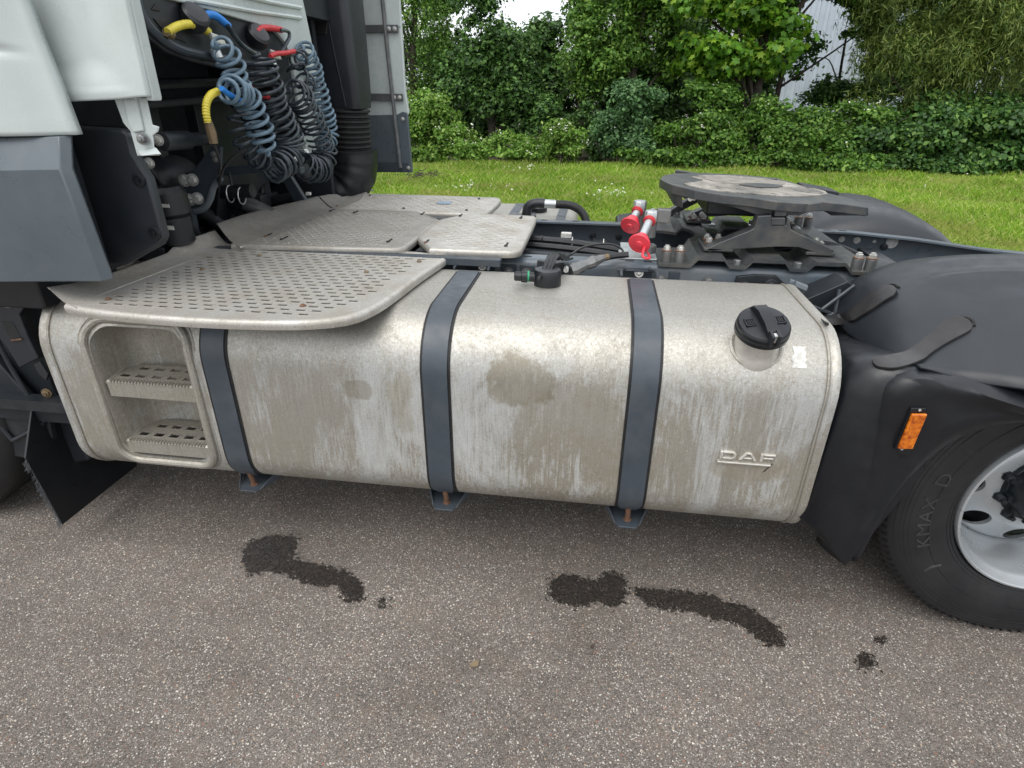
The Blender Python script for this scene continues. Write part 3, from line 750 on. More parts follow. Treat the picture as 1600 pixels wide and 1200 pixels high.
# added black sheets under the plates, so that the slots read as shade
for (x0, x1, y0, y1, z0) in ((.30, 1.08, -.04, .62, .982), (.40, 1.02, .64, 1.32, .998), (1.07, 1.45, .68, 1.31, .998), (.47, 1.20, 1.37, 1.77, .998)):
    MB().box((x0, y0, z0-.003), (x1, y1, z0)).build('slot_shade_sheet', M['rubber'], TR)
# bearers under the plates
mb = MB()
for y0 in (.60, 1.30, 1.76): mb.box((.25, y0-.02, .975), (1.42 if y0 < 1.7 else 1.2, y0+.02, 1.003))
mb.box((.30, -.02, .972), (.34, .6, .992)); mb.box((1.0, .02, .972), (1.04, .6, .992))
mb.build('plate_bearer', M['frame'], TR, split=True, bevel=.003)

# ------------------------------------------------------------------ frame rails
def rail(y_out, sgn, bend):
    """C section; web on the outer side, flanges inwards (sgn = +1 inwards is +y)"""
    xs = [(-1.6, .967), (2.95, .967), (3.25, .945), (3.6, .905), (4.3, .86)]
    rings = []
    for x, zt in xs:
        zb = .70; t = .008; w_ = .082; s = sgn
        sec = [(0, zb), (0, zt-.026), (s*.002, zt-.016), (s*.008, zt-.006), (s*.018, zt-.001), (s*.028, zt), (s*w_, zt), (s*w_, zt-t), (s*t, zt-t), (s*t, zb+t), (s*w_, zb+t), (s*w_, zb)]
        rings.append([Vector((x, y_out+a, b)) for a, b in sec])
    return MB().loft(rings).build('frame_rail', M['frame_top'], TR, angle=50)
rn = rail(.739, 1, 0); rf = rail(1.545, -1, 0)
for rl, y0, s in ((rn, .739, 1), (rf, 1.545, -1)):     # dusty flange faces and slots
    a, b = sorted((y0+s*.008, y0+s*.080))
    for x in (1.50, 1.66, 1.90, 1.97, 2.04, 2.86, 2.93):
        MB().box((x-.016, a+.030, .9655), (x+.016, a+.042, .9682)).build('flange_slot', M['rubber'], rl)
mb = MB()
for x, r in ((1.05, 0), (1.43, 0), (1.50, 0), (2.02, 0), (2.20, 0)):
    mb.bolt((x, .732, .915), (0, -1, 0), .014, .012)
mb.build('rail_bolt', M['boltdark'], rn, split=True)
mb = MB()
for x0, x1 in ((1.03, 1.09), (1.40, 1.46), (1.475, 1.53), (2.05, 2.09)): mb.box((x0, .731, .83), (x1, .7385, .945))
mb.build('web_pad', M['frame'], rn, split=True, bevel=.002)
mb = MB(); mb.prism([(1.545, .700, .975), (1.65, .700, .965), (1.65, .700, .90), (1.545, .700, .905)], (0, .004, 0)); mb.box((1.545, .704, .965), (1.65, .738, .969)); mb.build('wiring_shield', M['plastic_old'], rn, bevel=.002)
MB().lathe([(.016, 0), (.016, .004), (.010, .006)], (1.60, .700, .935), (0, -1, 0), 14).build('rubber_plug', M['rubber'], rn)
mb = MB()
for x in (2.18, 2.46, 2.52, 2.57, 2.63): mb.lathe([(.010, 0), (.010, .001)], (x, .7382, .905), (0, -1, 0), 12)
mb.build('web_hole', M['rubber'], rn, split=True)
# brackets and bushes on the web between tank and mudguard
mb = MB()
mb.prism([(2.30, .72, .94), (2.36, .72, .95), (2.44, .72, .95), (2.50, .72, .90), (2.46, .72, .86), (2.28, .72, .86)], (0, .018, 0))
mb.lathe([(.026, 0), (.026, .02), (.014, .022), (.014, .03)], (2.42, .72, .915), (0, -1, 0), 16)
mb.lathe([(.022, 0), (.022, .02), (.010, .022)], (2.33, .72, .905), (0, -1, 0), 16)
mb.build('suspension_bracket', M['under'], TR, bevel=.002)
# air tank behind the near mudguard bracket: ribbed dark box
mb = MB(); q = pxp([(1255, 470), (1325, 440), (1345, 455), (1360, 470), (1340, 500), (1290, 490), (1265, 480)], y=.56)
mb.prism(q, (0, .12, 0)); mb.build('ribbed_bracket', M['plastic_old'], TR, bevel=.003)
mb = MB()
for a, b in (((1262, 500), (1335, 446)), ((1270, 505), (1345, 470)), ((1300, 512), (1312, 452)), ((1262, 500), (1320, 515)), ((1262, 476), (1338, 505))):
    mb.tube([at(*a, y=.50), at(*b, y=.54)], .006, 6)
mb.build('rib', M['frame'], TR, split=True)
mb = MB(); mb.tube(spline(pxp([(1232, 440), (1245, 448), (1250, 470), (1262, 480)], y=.60), 5), .012, 8); mb.tube(pxp([(1240, 445), (1258, 452)], y=.58), .016, 8)
mb.build('bracket_clamp', M['frame_top'], TR, split=True)
# cross members
for x in (-.4, 1.1, 1.75, 2.2, 3.0, 3.9):
    MB().box((x, .83, .72), (x+.07, 1.46, .90)).build('cross_member', M['under'], TR, bevel=.004)
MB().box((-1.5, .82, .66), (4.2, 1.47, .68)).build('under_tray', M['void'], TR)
# the gearbox hump, valves and lines seen between the rails
mb = MB(); 
mb.tube(spline([(.9, 1.05, .93), (1.3, 1.16, .945), (1.55, 1.17, .945), (1.80, 1.10, .94), (2.05, .99, .93)], 8), .016, 8)
mb.tube(spline([(.9, 1.02, .93), (1.3, 1.12, .93), (1.55, 1.13, .925), (1.80, 1.07, .92), (2.05, .97, .91)], 8), .015, 8)
mb.tube(spline([(.9, 1.10, .92), (1.3, 1.20, .93), (1.6, 1.21, .93), (1.85, 1.12, .92), (2.1, 1.02, .90)], 8), .013, 8)
mb.build('air_line', M['cable'], TR, split=True)
mb = MB(); mb.tube([(1.35, .99, .92), (1.9, .97, .915)], .022, 8); mb.tube([(1.35, .90, .88), (1.85, .90, .88)], .018, 8); mb.build('pipe', M['plastic_old'], TR, split=True)
for x in (1.52, 1.66, 1.80, 1.92):
    MB().tube([(x, 1.165-.12*max(0, x-1.6)+.025*math.cos(a), .938+.027*math.sin(a)) for a in [k*math.pi/6 for k in range(12)]], .0028, 5, closed=True).build('cable_tie', M['zinc'] if x > 1.6 else M['cable'], TR)
MB().box((1.60, 1.28, .93), (1.65, 1.31, .955)).build('white_clip', M['label'], TR, bevel=.004)
MB().lathe([(.012, 0), (.012, .03), (.006, .045)], (1.78, .88, .90), (0, -.2, 1), 10).build('white_clip', M['label'], TR)
mb = MB(); mb.lathe([(.05, 0), (.05, .06), (.03, .08), (.03, .10)], (1.42, .93, .84), (0, 0, 1), 14); mb.box((1.45, .86, .84), (1.50, .92, .90)); mb.build('valve', M['brass'], TR, bevel=.003)
MB().lathe([(.014, 0), (.014, .02)], (1.80, .96, .93), (1, 0, 0), 8).build('valve_end', M['rust'], TR)
# inner far web details
mb = MB()
for x in (1.62, 1.75, 1.88, 2.0, 2.7, 2.85, 3.15): mb.lathe([(.016, 0), (.016, .008), (.008, .010)], (x, 1.536, .89), (0, -1, 0), 12)
mb.build('rail_rivet', M['under'], rf, split=True)
mb = MB()
for x, r in ((2.95, .014), (3.02, .016), (3.18, .028), (3.10, .008)): mb.lathe([(r, 0), (r, .001)], (x, 1.536, .92-.03*(x-2.9)), (0, -1, 0), 16)
mb.build('rail_hole', M['label'], rf, split=True)
mb = MB(); mb.box((2.30, 1.44, .972), (2.72, 1.49, .985)); mb.build('galvanised_strip', M['galv'], TR, bevel=.003)
# cables at the rear between the rails
mb = MB()
for dz, dy in ((0, 0), (-.02, .02), (-.04, -.01), (-.03, .045), (-.055, .03)):
    mb.tube(spline([(2.50, 1.10+dy, .985+dz), (2.66, 1.16+dy, .985+dz), (2.82, 1.14+dy, .965+dz), (2.92, 1.04+dy, .91+dz), (2.95, .95+dy, .84+dz)], 7), .011, 7)
mb.build('rear_cable', M['cable'], TR, split=True)
MB().lathe([(.085, -.08), (.085, -.005), (.092, 0), (.092, .018), (.080, .026), (.070, .024), (0, .024)], (2.86, .955, .935), (0, 0, 1), 32).build('air_spring_cap', M['plastic_old'], TR, angle=40)

# wire bunch and connector on the near rail
mb = MB()
for k in range(7):
    a = Vector((1.592+.004*k, .385+.006*(k % 3), 1.022)); b = Vector((1.64+.006*(k-3), .60, 1.01+.006*(k % 2))); c = Vector((1.655+.008*(k-3), .715, .985+.008*(k % 3)))
    mb.tube(spline([a, (a+b)/2+Vector((0, 0, .035)), b, c], 6), .0048, 6)
mb.tube(spline([(1.585, .34, 1.01), (1.60, .45, 1.03), (1.62, .60, 1.03), (1.655, .74, .98)], 6), .006, 6)
mb.build('sensor_wire', M['cable'], TR, split=True)
o = MB(); o.tube(spline([(1.655, .73, .98), (1.72, .76, 1.02), (1.82, .78, 1.03), (1.87, .76, 1.01), (1.83, .73, .99), (1.76, .70, .975), (1.70, .67, .965)], 6), .0045, 6); o.build('loop_wire', M['cable'], TR)
mb = MB(); A_, B_ = Vector((1.68, .62, .965)), Vector((1.80, .69, 1.0))
pts = [A_.lerp(B_, k/9) + Vector((random.uniform(-.003, .003), 0, random.uniform(-.002, .002))) for k in range(10)]
mb.tube(pts, [.022, .026, .021, .024, .018, .021, .024, .018, .016, .012], 9); mb.build('foil_wrap', M['boltdark'], TR)
MB().tube([B_, B_+Vector((.05, .02, .005)), B_+Vector((.09, .02, .01))], .012, 8).build('connector', M['cable'], TR)
MB().lathe([(.013, 0), (.013, .016)], B_, (1, .4, .1), 10).build('connector_ring', M['brass'], TR)
MB().tube([(1.662, .60, .97), (1.662, .63, .97)], .010, 6).build('white_tape', M['label'], TR)

# ------------------------------------------------------------------ fifth wheel
mp = MB()                                              # trapezoid corrugated mounting plate
xs = [1.985, 2.13, 2.165, 2.285, 2.315, 2.375, 2.405, 2.535, 2.565, 2.625, 2.655, 2.755, 2.765, 2.90]
xs = [(2.005, .977), (2.125, .977), (2.150, 1.007), (2.245, 1.007), (2.268, .979), (2.325, .979), (2.348, 1.007), (2.462, 1.007), (2.485, .979), (2.545, .979), (2.568, 1.007), (2.672, 1.007), (2.70, .977), (2.80, .977)]
Y0, Y1 = .725, 1.56
r0 = [Vector((x, Y0, z)) for x, z in xs]; 
rings = [[Vector((x, y, z)) for x, z in xs] + [Vector((x, y, z-.012)) for x, z in xs[::-1]] for y in (Y0, .86, 1.0, 1.142, 1.28, 1.42, Y1)]
mpl = mp.loft(rings).build('mounting_plate', M['grease'], TR, angle=25, bevel=.003)
cut = MB().lathe([(.17, -.1), (.17, .12)], (2.02, 1.142, .98), (0, 0, 1), 40)
cut.box((2.25, .98, .93), (2.60, 1.30, 1.06)); cut = cut.build('c', M['grease'])
mpl.modifiers.clear(); apply_bool(mpl, cut); mpl.data.set_sharp_from_angle(angle=R(25))
mb = MB(); mb.box((1.86, .80, .968), (2.014, .93, .974)); mb.box((1.87, .93, .968), (2.014, 1.06, .974)); mb.build('link_plate', M['galv'], TR, split=True, bevel=.002)
for x in (2.035, 2.085, 2.725, 2.772):                   # bolts on spacer sleeves
    for y in (.765, 1.52):
        mb = MB(); mb.lathe([(.019, 0), (.0195, .002), (.0195, .040), (.018, .042)], (x, y, .9755), (0, 0, 1), 20); sv = mb.build('spacer_sleeve', M['boltdark'], mpl)
        MB().lathe([(.020, .0), (.020, .003)], (x, y, 1.018), (0, 0, 1), 18).build('washer', M['rust'], sv)
        MB().lathe([(.0135, 0), (.0135, .012), (.009, .013), (.009, .018), (0, .018)], (x, y, 1.021), (0, 0, 1), 6).build('bolt_head', M['zinc'], sv)
for x in (2.296, 2.515):
    for y in (.752, 1.53):
        MB().lathe([(.022, 0), (.022, .003)], (x, y, .9755), (0, 0, 1), 18).build('washer', M['rust'], mpl)
        MB().lathe([(.014, 0), (.014, .016), (.012, .018), (0, .018)], (x, y, .9785), (0, 0, 1), 6).build('bolt_head', M['boltdark'], mpl)
fw = bpy.data.objects.new('fifth_wheel', None); link(fw, TR); fw.location = (2.42, 1.142, 1.0)
def L2(v): return [Vector(p)-fw.location for p in v]
def fwb(mb, name, mat, **k): mb.v = L2(mb.v); return mb.build(name, mat, fw, **k)
# pedestals either side
def pedestal(y0, s):
    mb = MB()
    px = [(1104, 389), (1122, 380), (1170, 361), (1178, 357), (1184, 338), (1206, 336), (1207, 352), (1228, 352), (1230, 342), (1234, 342), (1236, 359), (1242, 362), (1305, 391), (1300, 397), (1280, 397), (1248, 387), (1214, 386), (1133, 391), (1107, 394)]
    side = [at(a, b, y=.80) for a, b in px]
    mb.prism([(p.x, y0, p.z) for p in side], (0, s*.06, 0))
    mb.box((side[0].x-.01, min(y0, y0+s*.17), 1.012), (side[0].x+.10, max(y0, y0+s*.17), 1.026)); mb.box((side[12].x-.10, min(y0, y0+s*.17), 1.012), (side[12].x+.005, max(y0, y0+s*.17), 1.026))
    p = fwb(mb, 'pedestal', M['grease'], bevel=.004)
    for k in (0, 1, 2, 3):
        x = (side[0].x+.022, side[0].x+.066, side[12].x-.070, side[12].x-.026)[k]
        for d in (.085, .145):
            b = MB(); b.lathe([(.019, 0), (.019, .003)], (x, y0+s*d, 1.0262), (0, 0, 1), 16); fwb(b, 'washer', M['rust'])
            b = MB(); b.lathe([(.0125, 0), (.0125, .014), (.008, .015), (.008, .020), (0, .020)], (x, y0+s*d, 1.0292), (0, 0, 1), 6); fwb(b, 'bolt_head', M['zinc'])
    b = MB().prism([(q.x, y0-s*.004, q.z) for q in pxp([(1205, 340), (1227, 340), (1227, 352), (1205, 352)], y=.80)], (0, s*.05, 0)); fwb(b, 'pivot_block', M['grease'], bevel=.004)
    b = MB().prism([(q.x, y0+s*.004, q.z) for q in pxp([(1213, 318), (1232, 316), (1229, 339), (1210, 339)], y=.80)], (0, s*.05, 0)); fwb(b, 'pivot_lug', M['grease'], bevel=.004)
pedestal(.80, 1); pedestal(1.49, -1)
# top plate: plane tilted down to the rear
PZ, PK, PX0 = 1.238, .085, 2.03
def atp(px, py, dz=0):
    d = CF + CR*((px-800)/F_PX) - CU*((py-600)/F_PX); C = Vector(CAM)
    t = (PZ+dz-PK*(C.x-PX0)-C.z)/(d.z+PK*d.x); return C+d*t
def zt(x): return PZ-PK*(x-PX0)
near = [(1031, 279), (1040, 284), (1052, 289), (1086, 297), (1130, 304), (1177, 309), (1215, 315), (1256, 318), (1284, 315), (1320, 319), (1357, 324)]
far = [(1332, 311), (1300, 303), (1262, 293), (1235, 284), (1214, 278), (1160, 273), (1100, 270), (1050, 271), (1036, 274)]
out = [atp(*q) for q in near+far]; n = len(out)
v = out; vb = [p-Vector((0, 0, .034)) for p in out]; tris = tessellate_polygon([v])
tp = MB().add(v+vb, [list(t3) for t3 in tris] + [[i+n for i in t3[::-1]] for t3 in tris] + [[i, (i+1) % n, n+(i+1) % n, n+i] for i in range(n)])
top = fwb(tp, 'top_plate', M['grease'], angle=25, bevel=.004)
rj = random.Random(5)
def patch(px, dz, mat, nm, jit=.004):
    go = smooth_poly([tuple(atp(*q))[:2] for q in px], 2); go = [(x+rj.uniform(-jit, jit), y+rj.uniform(-jit, jit)) for x, y in go]; n = len(go)
    v = [Vector((x, y, zt(x)+dz)) for x, y in go]; vb = [p-Vector((0, 0, dz+.0015)) for p in v]; tris = tessellate_polygon([v])
    fwb(MB().add(v+vb, [list(a) for a in tris] + [[i, (i+1) % n, n+(i+1) % n, n+i] for i in range(n)]), nm, mat, angle=25)
patch([(1064, 287), (1085, 294), (1140, 301), (1200, 306), (1255, 308), (1290, 306), (1293, 300), (1270, 295), (1235, 287), (1212, 281), (1160, 276), (1105, 274), (1075, 277), (1100, 281), (1095, 285)], .003, M['grease_top'], 'wear_surface')
patch([(1095, 279), (1120, 277), (1170, 278), (1205, 282), (1235, 290), (1200, 291), (1150, 289), (1110, 285)], .0055, M['grease_light'], 'dried_grease', .008)
patch([(1150, 290), (1185, 288), (1232, 293), (1200, 296), (1168, 293)], .0075, M['grease'], 'grease_smear', .006)
# near and far skirts hanging from the plate
skp = [(1046, 291), (1060, 303), (1070, 311), (1082, 306), (1107, 315), (1150, 325), (1198, 341), (1206, 335), (1250, 337), (1262, 331), (1285, 330), (1284, 316), (1256, 320), (1215, 317), (1177, 311), (1130, 306), (1086, 299)]
base = [at(a, b, y=.82) for a, b in skp]
for y_, s_ in ((None, 1), (1.47, -1)):
    if y_ is None:
        pts = []
        for (a, b), q in zip(skp, base):
            yy = .84 if a > 1120 else .84+.16*((1120-a)/75)**1.3
            pts.append(at(a, b, y=yy))
        b = MB(); b.loft([pts, [p+Vector((.006, .030, 0)) for p in pts]]); fwb(b, 'skirt_web', M['grease'], bevel=.003, angle=30)
    else:
        b = MB().prism([(q.x, y_, q.z) for q in base[3:]], (0, -.03, 0)); fwb(b, 'skirt_web', M['grease'], bevel=.003)
ya = atp(1310, 318).y+.004
rt_ = [atp(1284, 315, -.022), atp(1357, 324, -.022)]; rb_ = [at(1357, 337, y=rt_[1].y), at(1299, 337, y=rt_[0].y-.01), at(1291, 326, y=rt_[0].y)]
b = MB().loft([[*rt_, *rb_], [p+Vector((0, .16, 0)) for p in (*rt_, *rb_)]]); fwb(b, 'ramp_cheek', M['plastic_old'], bevel=.003)
b = MB().prism([(2.66, 1.30, 1.19), (2.80, 1.30, 1.17), (2.80, 1.30, 1.13), (2.66, 1.30, 1.14)], (0, .15, 0)); fwb(b, 'ramp_cheek', M['plastic_old'], bevel=.003)
b = MB().prism([(2.05, 1.142-.20, 1.205), (2.08, 1.142-.26, 1.205), (2.08, 1.142+.26, 1.205), (2.05, 1.142+.20, 1.205)], (.01, 0, -.05)); fwb(b, 'front_web', M['grease'], bevel=.004)
b = MB().box((2.20, 1.0, 1.11), (2.52, 1.28, 1.18)); fwb(b, 'lock_housing', M['under'], bevel=.01)
b = MB().tube([(2.11, .93, 1.20), (2.11, .86, 1.195)], .010, 8); b.lathe([(.013, 0), (.013, .012)], (2.13, .91, 1.195), (0, -1, 0), 6); fwb(b, 'release_pin', M['zinc'])
b = MB().prism([(2.06, 1.35, 1.035), (2.10, 1.35, 1.03), (2.24, 1.33, 1.12), (2.24, 1.33, 1.14), (2.20, 1.33, 1.135)], (0, .06, 0)); fwb(b, 'front_strut', M['grease'], bevel=.003)
for i in range(3): b = MB().bolt((2.07+.03*i, 1.33+.03*(i % 2), 1.035), (0, 0, 1), .012, .02); fwb(b, 'bolt', M['boltdark'])

# ------------------------------------------------------------------ air couplings with red caps
def coupling(base, tip, nm='air_coupling'):
    base, tip = Vector(base), Vector(tip); d = (tip-base).normalized()
    o = MB().tube([base, tip], .0155, 12).build(nm, M['galv'], TR)
    MB().lathe([(.024, -.024), (.027, -.016), (.027, .016), (.024, .022)], base, (0, 0, 1), 8).build('elbow_body', M['galv'], o, bevel=.003)
    MB().lathe([(.024, 0), (.024, .005), (.020, .008), (.020, .012)], base+d*.03, d, 16).build('orange_ring', M['red'], o)
    cp = MB().lathe([(.023, -.028), (.026, -.022), (.028, .0), (.039, .004), (.041, .009), (.038, .014), (.014, .015), (.012, .019), (0, .020)], tip, d, 32).build('red_cap', M['red_cap'], o, angle=30)
    return o, cp, d
b2 = at(1018, 338, z=1.13); t2 = at(1000, 378, z=1.065); o, cp, d = coupling(b2, t2)
b1 = at(1000, 322, z=1.14); t1 = at(986, 350, z=1.085); coupling(b1, t1)
MB().tube(spline([t2+Vector((.02, 0, -.01)), at(1004, 400, z=1.03), at(1015, 403, z=1.02), at(1010, 390, z=1.03), t2+Vector((.03, 0, 0))], 6), .005, 6).build('cap_tether', M['red_cap'], o)
mb = MB(); mb.tube([b2, b2+Vector((0, 0, -.08))], .024, 10); mb.tube([b1, b1+Vector((0, 0, -.10))], .022, 10); mb.box(b2+Vector((.02, -.02, -.02)), b2+Vector((.07, .02, .03)))
mb.lathe([(.032, 0), (.032, .03)], b2+Vector((0, 0, -.14)), (0, 0, 1), 16); mb.build('coupling_riser', M['boltdark'], TR, split=True, bevel=.003)

# ------------------------------------------------------------------ far side: small aluminium tank, hose, mudguard
mb = MB(); pr = [(1.66+.62*0, 0)]
def prof_far(off=0):
    out = []
    for cy, cz, r, a0 in ((2.28-.15, .93-.15, .15, 0), (1.62+.10, .93-.10, .10, 90), (1.62+.1, .5, .1, 180), (2.28-.15, .5, .1, 270)):
        for k in range(9): a = R(a0+90*k/8); out.append((cy+(r+off)*math.cos(a), cz+(r+off)*math.sin(a)))
    return out
mb.loft([[Vector((x, y, z)) for y, z in prof_far(o_)] for x, o_ in ((.5, -.02), (.51, 0), (1.62, 0), (1.64, -.01), (1.65, -.03))])
ft = mb.build('far_side_tank', M['tank'], TR, angle=50)
for xc, w_ in ((1.30, .05), (1.40, .05), (1.57, .05)):
    MB().loft([[Vector((x, y, z)) for y, z in prof_far(.004)] for x in (xc-w_/2, xc+w_/2)], True, False).build('far_tank_strap', M['strap'], ft, angle=50)
elb = spline([(1.38, 1.75, .93), (1.39, 1.75, .985), (1.43, 1.75, 1.005), (1.48, 1.75, 1.005)], 5)
mb = MB(); mb.tube(elb, .026, 12); mb.lathe([(.055, -.005), (.055, .004)], (1.38, 1.75, .938), (0, 0, 1), 20); mb.build('hose_elbow', M['plastic_old'], ft, angle=40)
MB().tube([(1.47, 1.75, 1.005), (1.54, 1.75, 1.003)], .023, 12).build('hose_clamp', M['galv'], ft)
MB().tube(spline([(1.54, 1.75, 1.003), (1.62, 1.75, 1.0), (1.68, 1.74, .97), (1.71, 1.72, .92), (1.72, 1.70, .86)], 6), .022, 12).build('breather_hose', M['rubber'], ft)
MB().lathe([(.040, 0), (.050, .004), (.050, .024), (.046, .028), (0, .028)], (1.43, 1.92, .93), (0, 0, 1), 24).build('far_filler_cap', M['plastic'], ft, angle=40)

def far_wheel():
    mb = MB(); prof = tyre_prof(); mb.lathe([(r, h) for r, h in prof], (3.169, 2.28, .485), (0, 1, 0), 64, closed=True)
    return mb
# ------------------------------------------------------------------ wheels
WX, WZ = 3.169, .487
def tyre_prof():      # (radius, depth) depth +y = inwards
    return [(.291, .030), (.300, .012), (.315, .006), (.345, .000), (.385, -.006), (.425, -.004), (.452, .002), (.470, .010), (.482, .020), (.490, .030), (.4955, .045),
            (.497, .060), (.497, .110), (.489, .112), (.489, .118), (.497, .120), (.498, .17), (.489, .172), (.489, .178), (.498, .18), (.497, .25), (.4955, .265), (.485, .29), (.46, .305), (.38, .308), (.30, .29), (.291, .27)]
def wheel(name, x, ysign, y0, z, seg=96, detail=True):
    wh = bpy.data.objects.new(name, None); link(wh, TR); wh.location = (x, y0, z)
    ax = (0, ysign, 0)
    ty = MB().lathe(tyre_prof(), (0, 0, 0), ax, seg, closed=True).build('tyre', M['tyre'], wh, angle=28)
    rp = [(.291, .030), (.2935, .010), (.291, .003), (.285, .001), (.281, .006), (.279, .020), (.268, .032), (.262, .055), (.257, .10), (.252, .150), (.247, .17), (.240, .20), (.258, .25), (.279, .27), (.285, .29), (.291, .29), (.291, .27), (.262, .2), (.266, .06), (.285, .03)]
    rm = MB().lathe(rp, (0, 0, 0), ax, seg, closed=True).build('rim', M['rim'], wh, angle=50)
    # disc with hand holes
    dp = [(.246, .205), (.243, .188), (.234, .176), (.222, .168), (.19, .150), (.160, .135), (.150, .130), (.095, .130), (.095, .142), (.150, .142), (.185, .162), (.220, .180), (.232, .190), (.238, .205)]
    dc = MB().lathe(dp, (0, 0, 0), ax, seg, closed=True).build('wheel_disc', M['rim'], wh, angle=50)
    if detail:
        cm = MB()
        for k in range(8):
            a = R(45*k+3); cm.lathe([(.037, -.2), (.037, .3)], (.196*math.cos(a), 0, .196*math.sin(a)), ax, 26)
        c = cm.build('c', M['rim']); c.parent = wh; bpy.context.view_layer.update(); apply_bool(dc, c)
        dc.data.shade_smooth(); dc.data.set_sharp_from_angle(angle=R(35))
    hb = MB().lathe([(.118, .128), (.118, .134), (.100, .126), (.088, .0), (.078, -.02), (0, -.022)], (0, 0, 0), ax, 40)
    for k in range(10):
        a = R(36*k+18); hb.lathe([(.0165, .10), (.0165, .130)], (.095*math.cos(a), 0, .095*math.sin(a)), ax, 6)
    hb.build('hub', M['under'], wh, angle=30)
    MB().lathe([(.22, .22), (.22, .26), (0, .26)], (0, 0, 0), ax, 32).build('brake_drum', M['void'], wh)
    nu = MB()
    for k in range(10):
        a = R(36*k+18); nu.lathe([(.018, -.0), (.018, .004), (.014, .004), (.014, .022), (.008, .024), (.008, .036), (0, .036)], (.120*math.cos(a), .130*ysign, .120*math.sin(a)), (0, -ysign, 0), 6)
    nu.build('wheel_nut', M['under'], wh, split=True)
    return wh
rw = wheel('rear_wheel', WX, 1, .008, WZ)
# twin inner tyre
MB().lathe(tyre_prof(), (0, .335, 0), (0, 1, 0), 72, closed=True).build('inner_tyre', M['tyre'], rw, angle=28)
# tread blocks (lateral sipes) round the shoulder of the outer tyre, raised sidewall rings
mb = MB()
for k in range(110):
    a = 2*math.pi*k/110; c_, s_ = math.cos(a), math.sin(a); da = .0065
    def P_(r, y, d): return Vector((r*math.cos(a+d), y, r*math.sin(a+d)))
    mb.add([P_(.480, .010, -da), P_(.480, .010, da), P_(.4985, .050, da), P_(.4985, .050, -da), P_(.4760, .016, 0), P_(.4800, .055, 0)], [[0, 1, 4], [1, 2, 5, 4], [2, 3, 5], [3, 0, 4, 5], [0, 1, 2, 3]])
mb.build('tread_sipe', simple('sipe_black', (.004, .004, .004), .9), rw, smooth=False)['kind'] = 'stuff'
mb = MB()
for r, y, rad in ((.448, .0015, .0012), (.438, -.001, .0012), (.425, -.0035, .0012), (.462, .006, .0012), (.372, -.0048, .0014), (.318, .006, .002), (.308, .0085, .0022)):
    mb.tube([Vector((r*math.cos(a), y, r*math.sin(a))) for a in [2*math.pi*k/96 for k in range(96)]], rad, 5, closed=True)
mb.build('sidewall_ring', M['tyre'], rw, split=True)
def wrap_text(txt, r0, a_mid, size, mat, parent, spacing=1.12, yoff=-.0062, mirror=False, name='lettering', ext=.0018, bold=.0):
    v, f = text_mesh(txt, size, ext, bold)
    xs = [p.x for p in v]; wd = max(xs)-min(xs); x0 = min(xs)+wd/2; vv = []
    for p in v:
        a = a_mid - (p.x-x0)*spacing/r0; r = r0 + p.y
        vv.append(Vector((r*math.cos(a), yoff + .12*abs(r-.395)*0 - p.z*1.0 + (.10*(r-.39) if r > .39 else 0)*.35, r*math.sin(a))))
    return mesh_obj(name, vv, f, mat, parent)
# sidewall lettering reads along the tyre with its tops towards the tread
wrap_text('KMAX  D', .370, R(183), .052, M['tyre_mark'], rw, 1.25, -.0058, name='tyre_lettering')
mb = MB()                                              # curved chevrons of the sidewall
for a0 in (R(150), R(216)):
    for d in (0, .014):
        mb.tube([Vector((r*math.cos(a0+d+(.03*abs(r-.385)/.05)), -.0058, r*math.sin(a0+d+(.03*abs(r-.385)/.05)))) for r in (.36, .375, .385, .395, .41)], .0010, 5)
mb.tube([Vector((.421*math.cos(a), -.0045, .421*math.sin(a))) for a in [R(100+50*k/20) for k in range(21)]], .0018, 5)
mb.build('sidewall_mark', M['tyre_mark'], rw, split=True)
# the other wheels
fwh = wheel('front_wheel', WX-3.98, 1, .02, WZ, 64, False)
wheel('far_rear_wheel', WX, -1, 2.30, WZ, 64, False)
wheel('far_front_wheel', WX-3.98, -1, 2.28, WZ, 48, False)
MB().tube([(WX, .3, WZ), (WX, 2.0, WZ)], .09, 16).build('rear_axle', M['under'], TR)
MB().lathe([(.05, -.2), (.19, -.12), (.21, 0), (.19, .12), (.05, .2)], (WX, 1.15, WZ), (0, 1, 0), 24).build('differential', M['under'], TR)

# ------------------------------------------------------------------ near rear mudguard
fold = [(1313, 877, -.03), (1328, 840, -.032), (1342, 795, -.036), (1356, 750, -.040), (1368, 710, -.045), (1380, 665, -.050), (1391, 630, -.054), (1404, 606, -.056), (1430, 593, -.056), (1470, 598, -.062), (1520, 612, -.075), (1570, 628, -.105), (1625, 645, -.125), (1680, 656, -.135)]
archl = [(1341, 872, -.030), (1362, 830, -.034), (1388, 785, -.040), (1412, 752, -.044), (1436, 726, -.048), (1462, 703, -.052), (1486, 687, -.056), (1508, 676, -.060), (1530, 668, -.064), (1556, 662, -.070), (1588, 658, -.080), (1625, 660, -.092), (1680, 668, -.102)]
tailF = [Vector(p) for p in ((3.17, -.138, .915), (3.36, -.132, .885), (3.55, -.115, .80), (3.68, -.08, .66))]; tailA = [Vector(p) for p in ((3.17, -.105, .885), (3.34, -.10, .855), (3.51, -.09, .77), (3.63, -.06, .64))]
Fo = spline([at(a, b, y=c) for a, b, c in fold]+tailF, 3); Ar = spline([at(a, b, y=c) for a, b, c in archl[:len(fold)]]+tailA, 3); rows = []
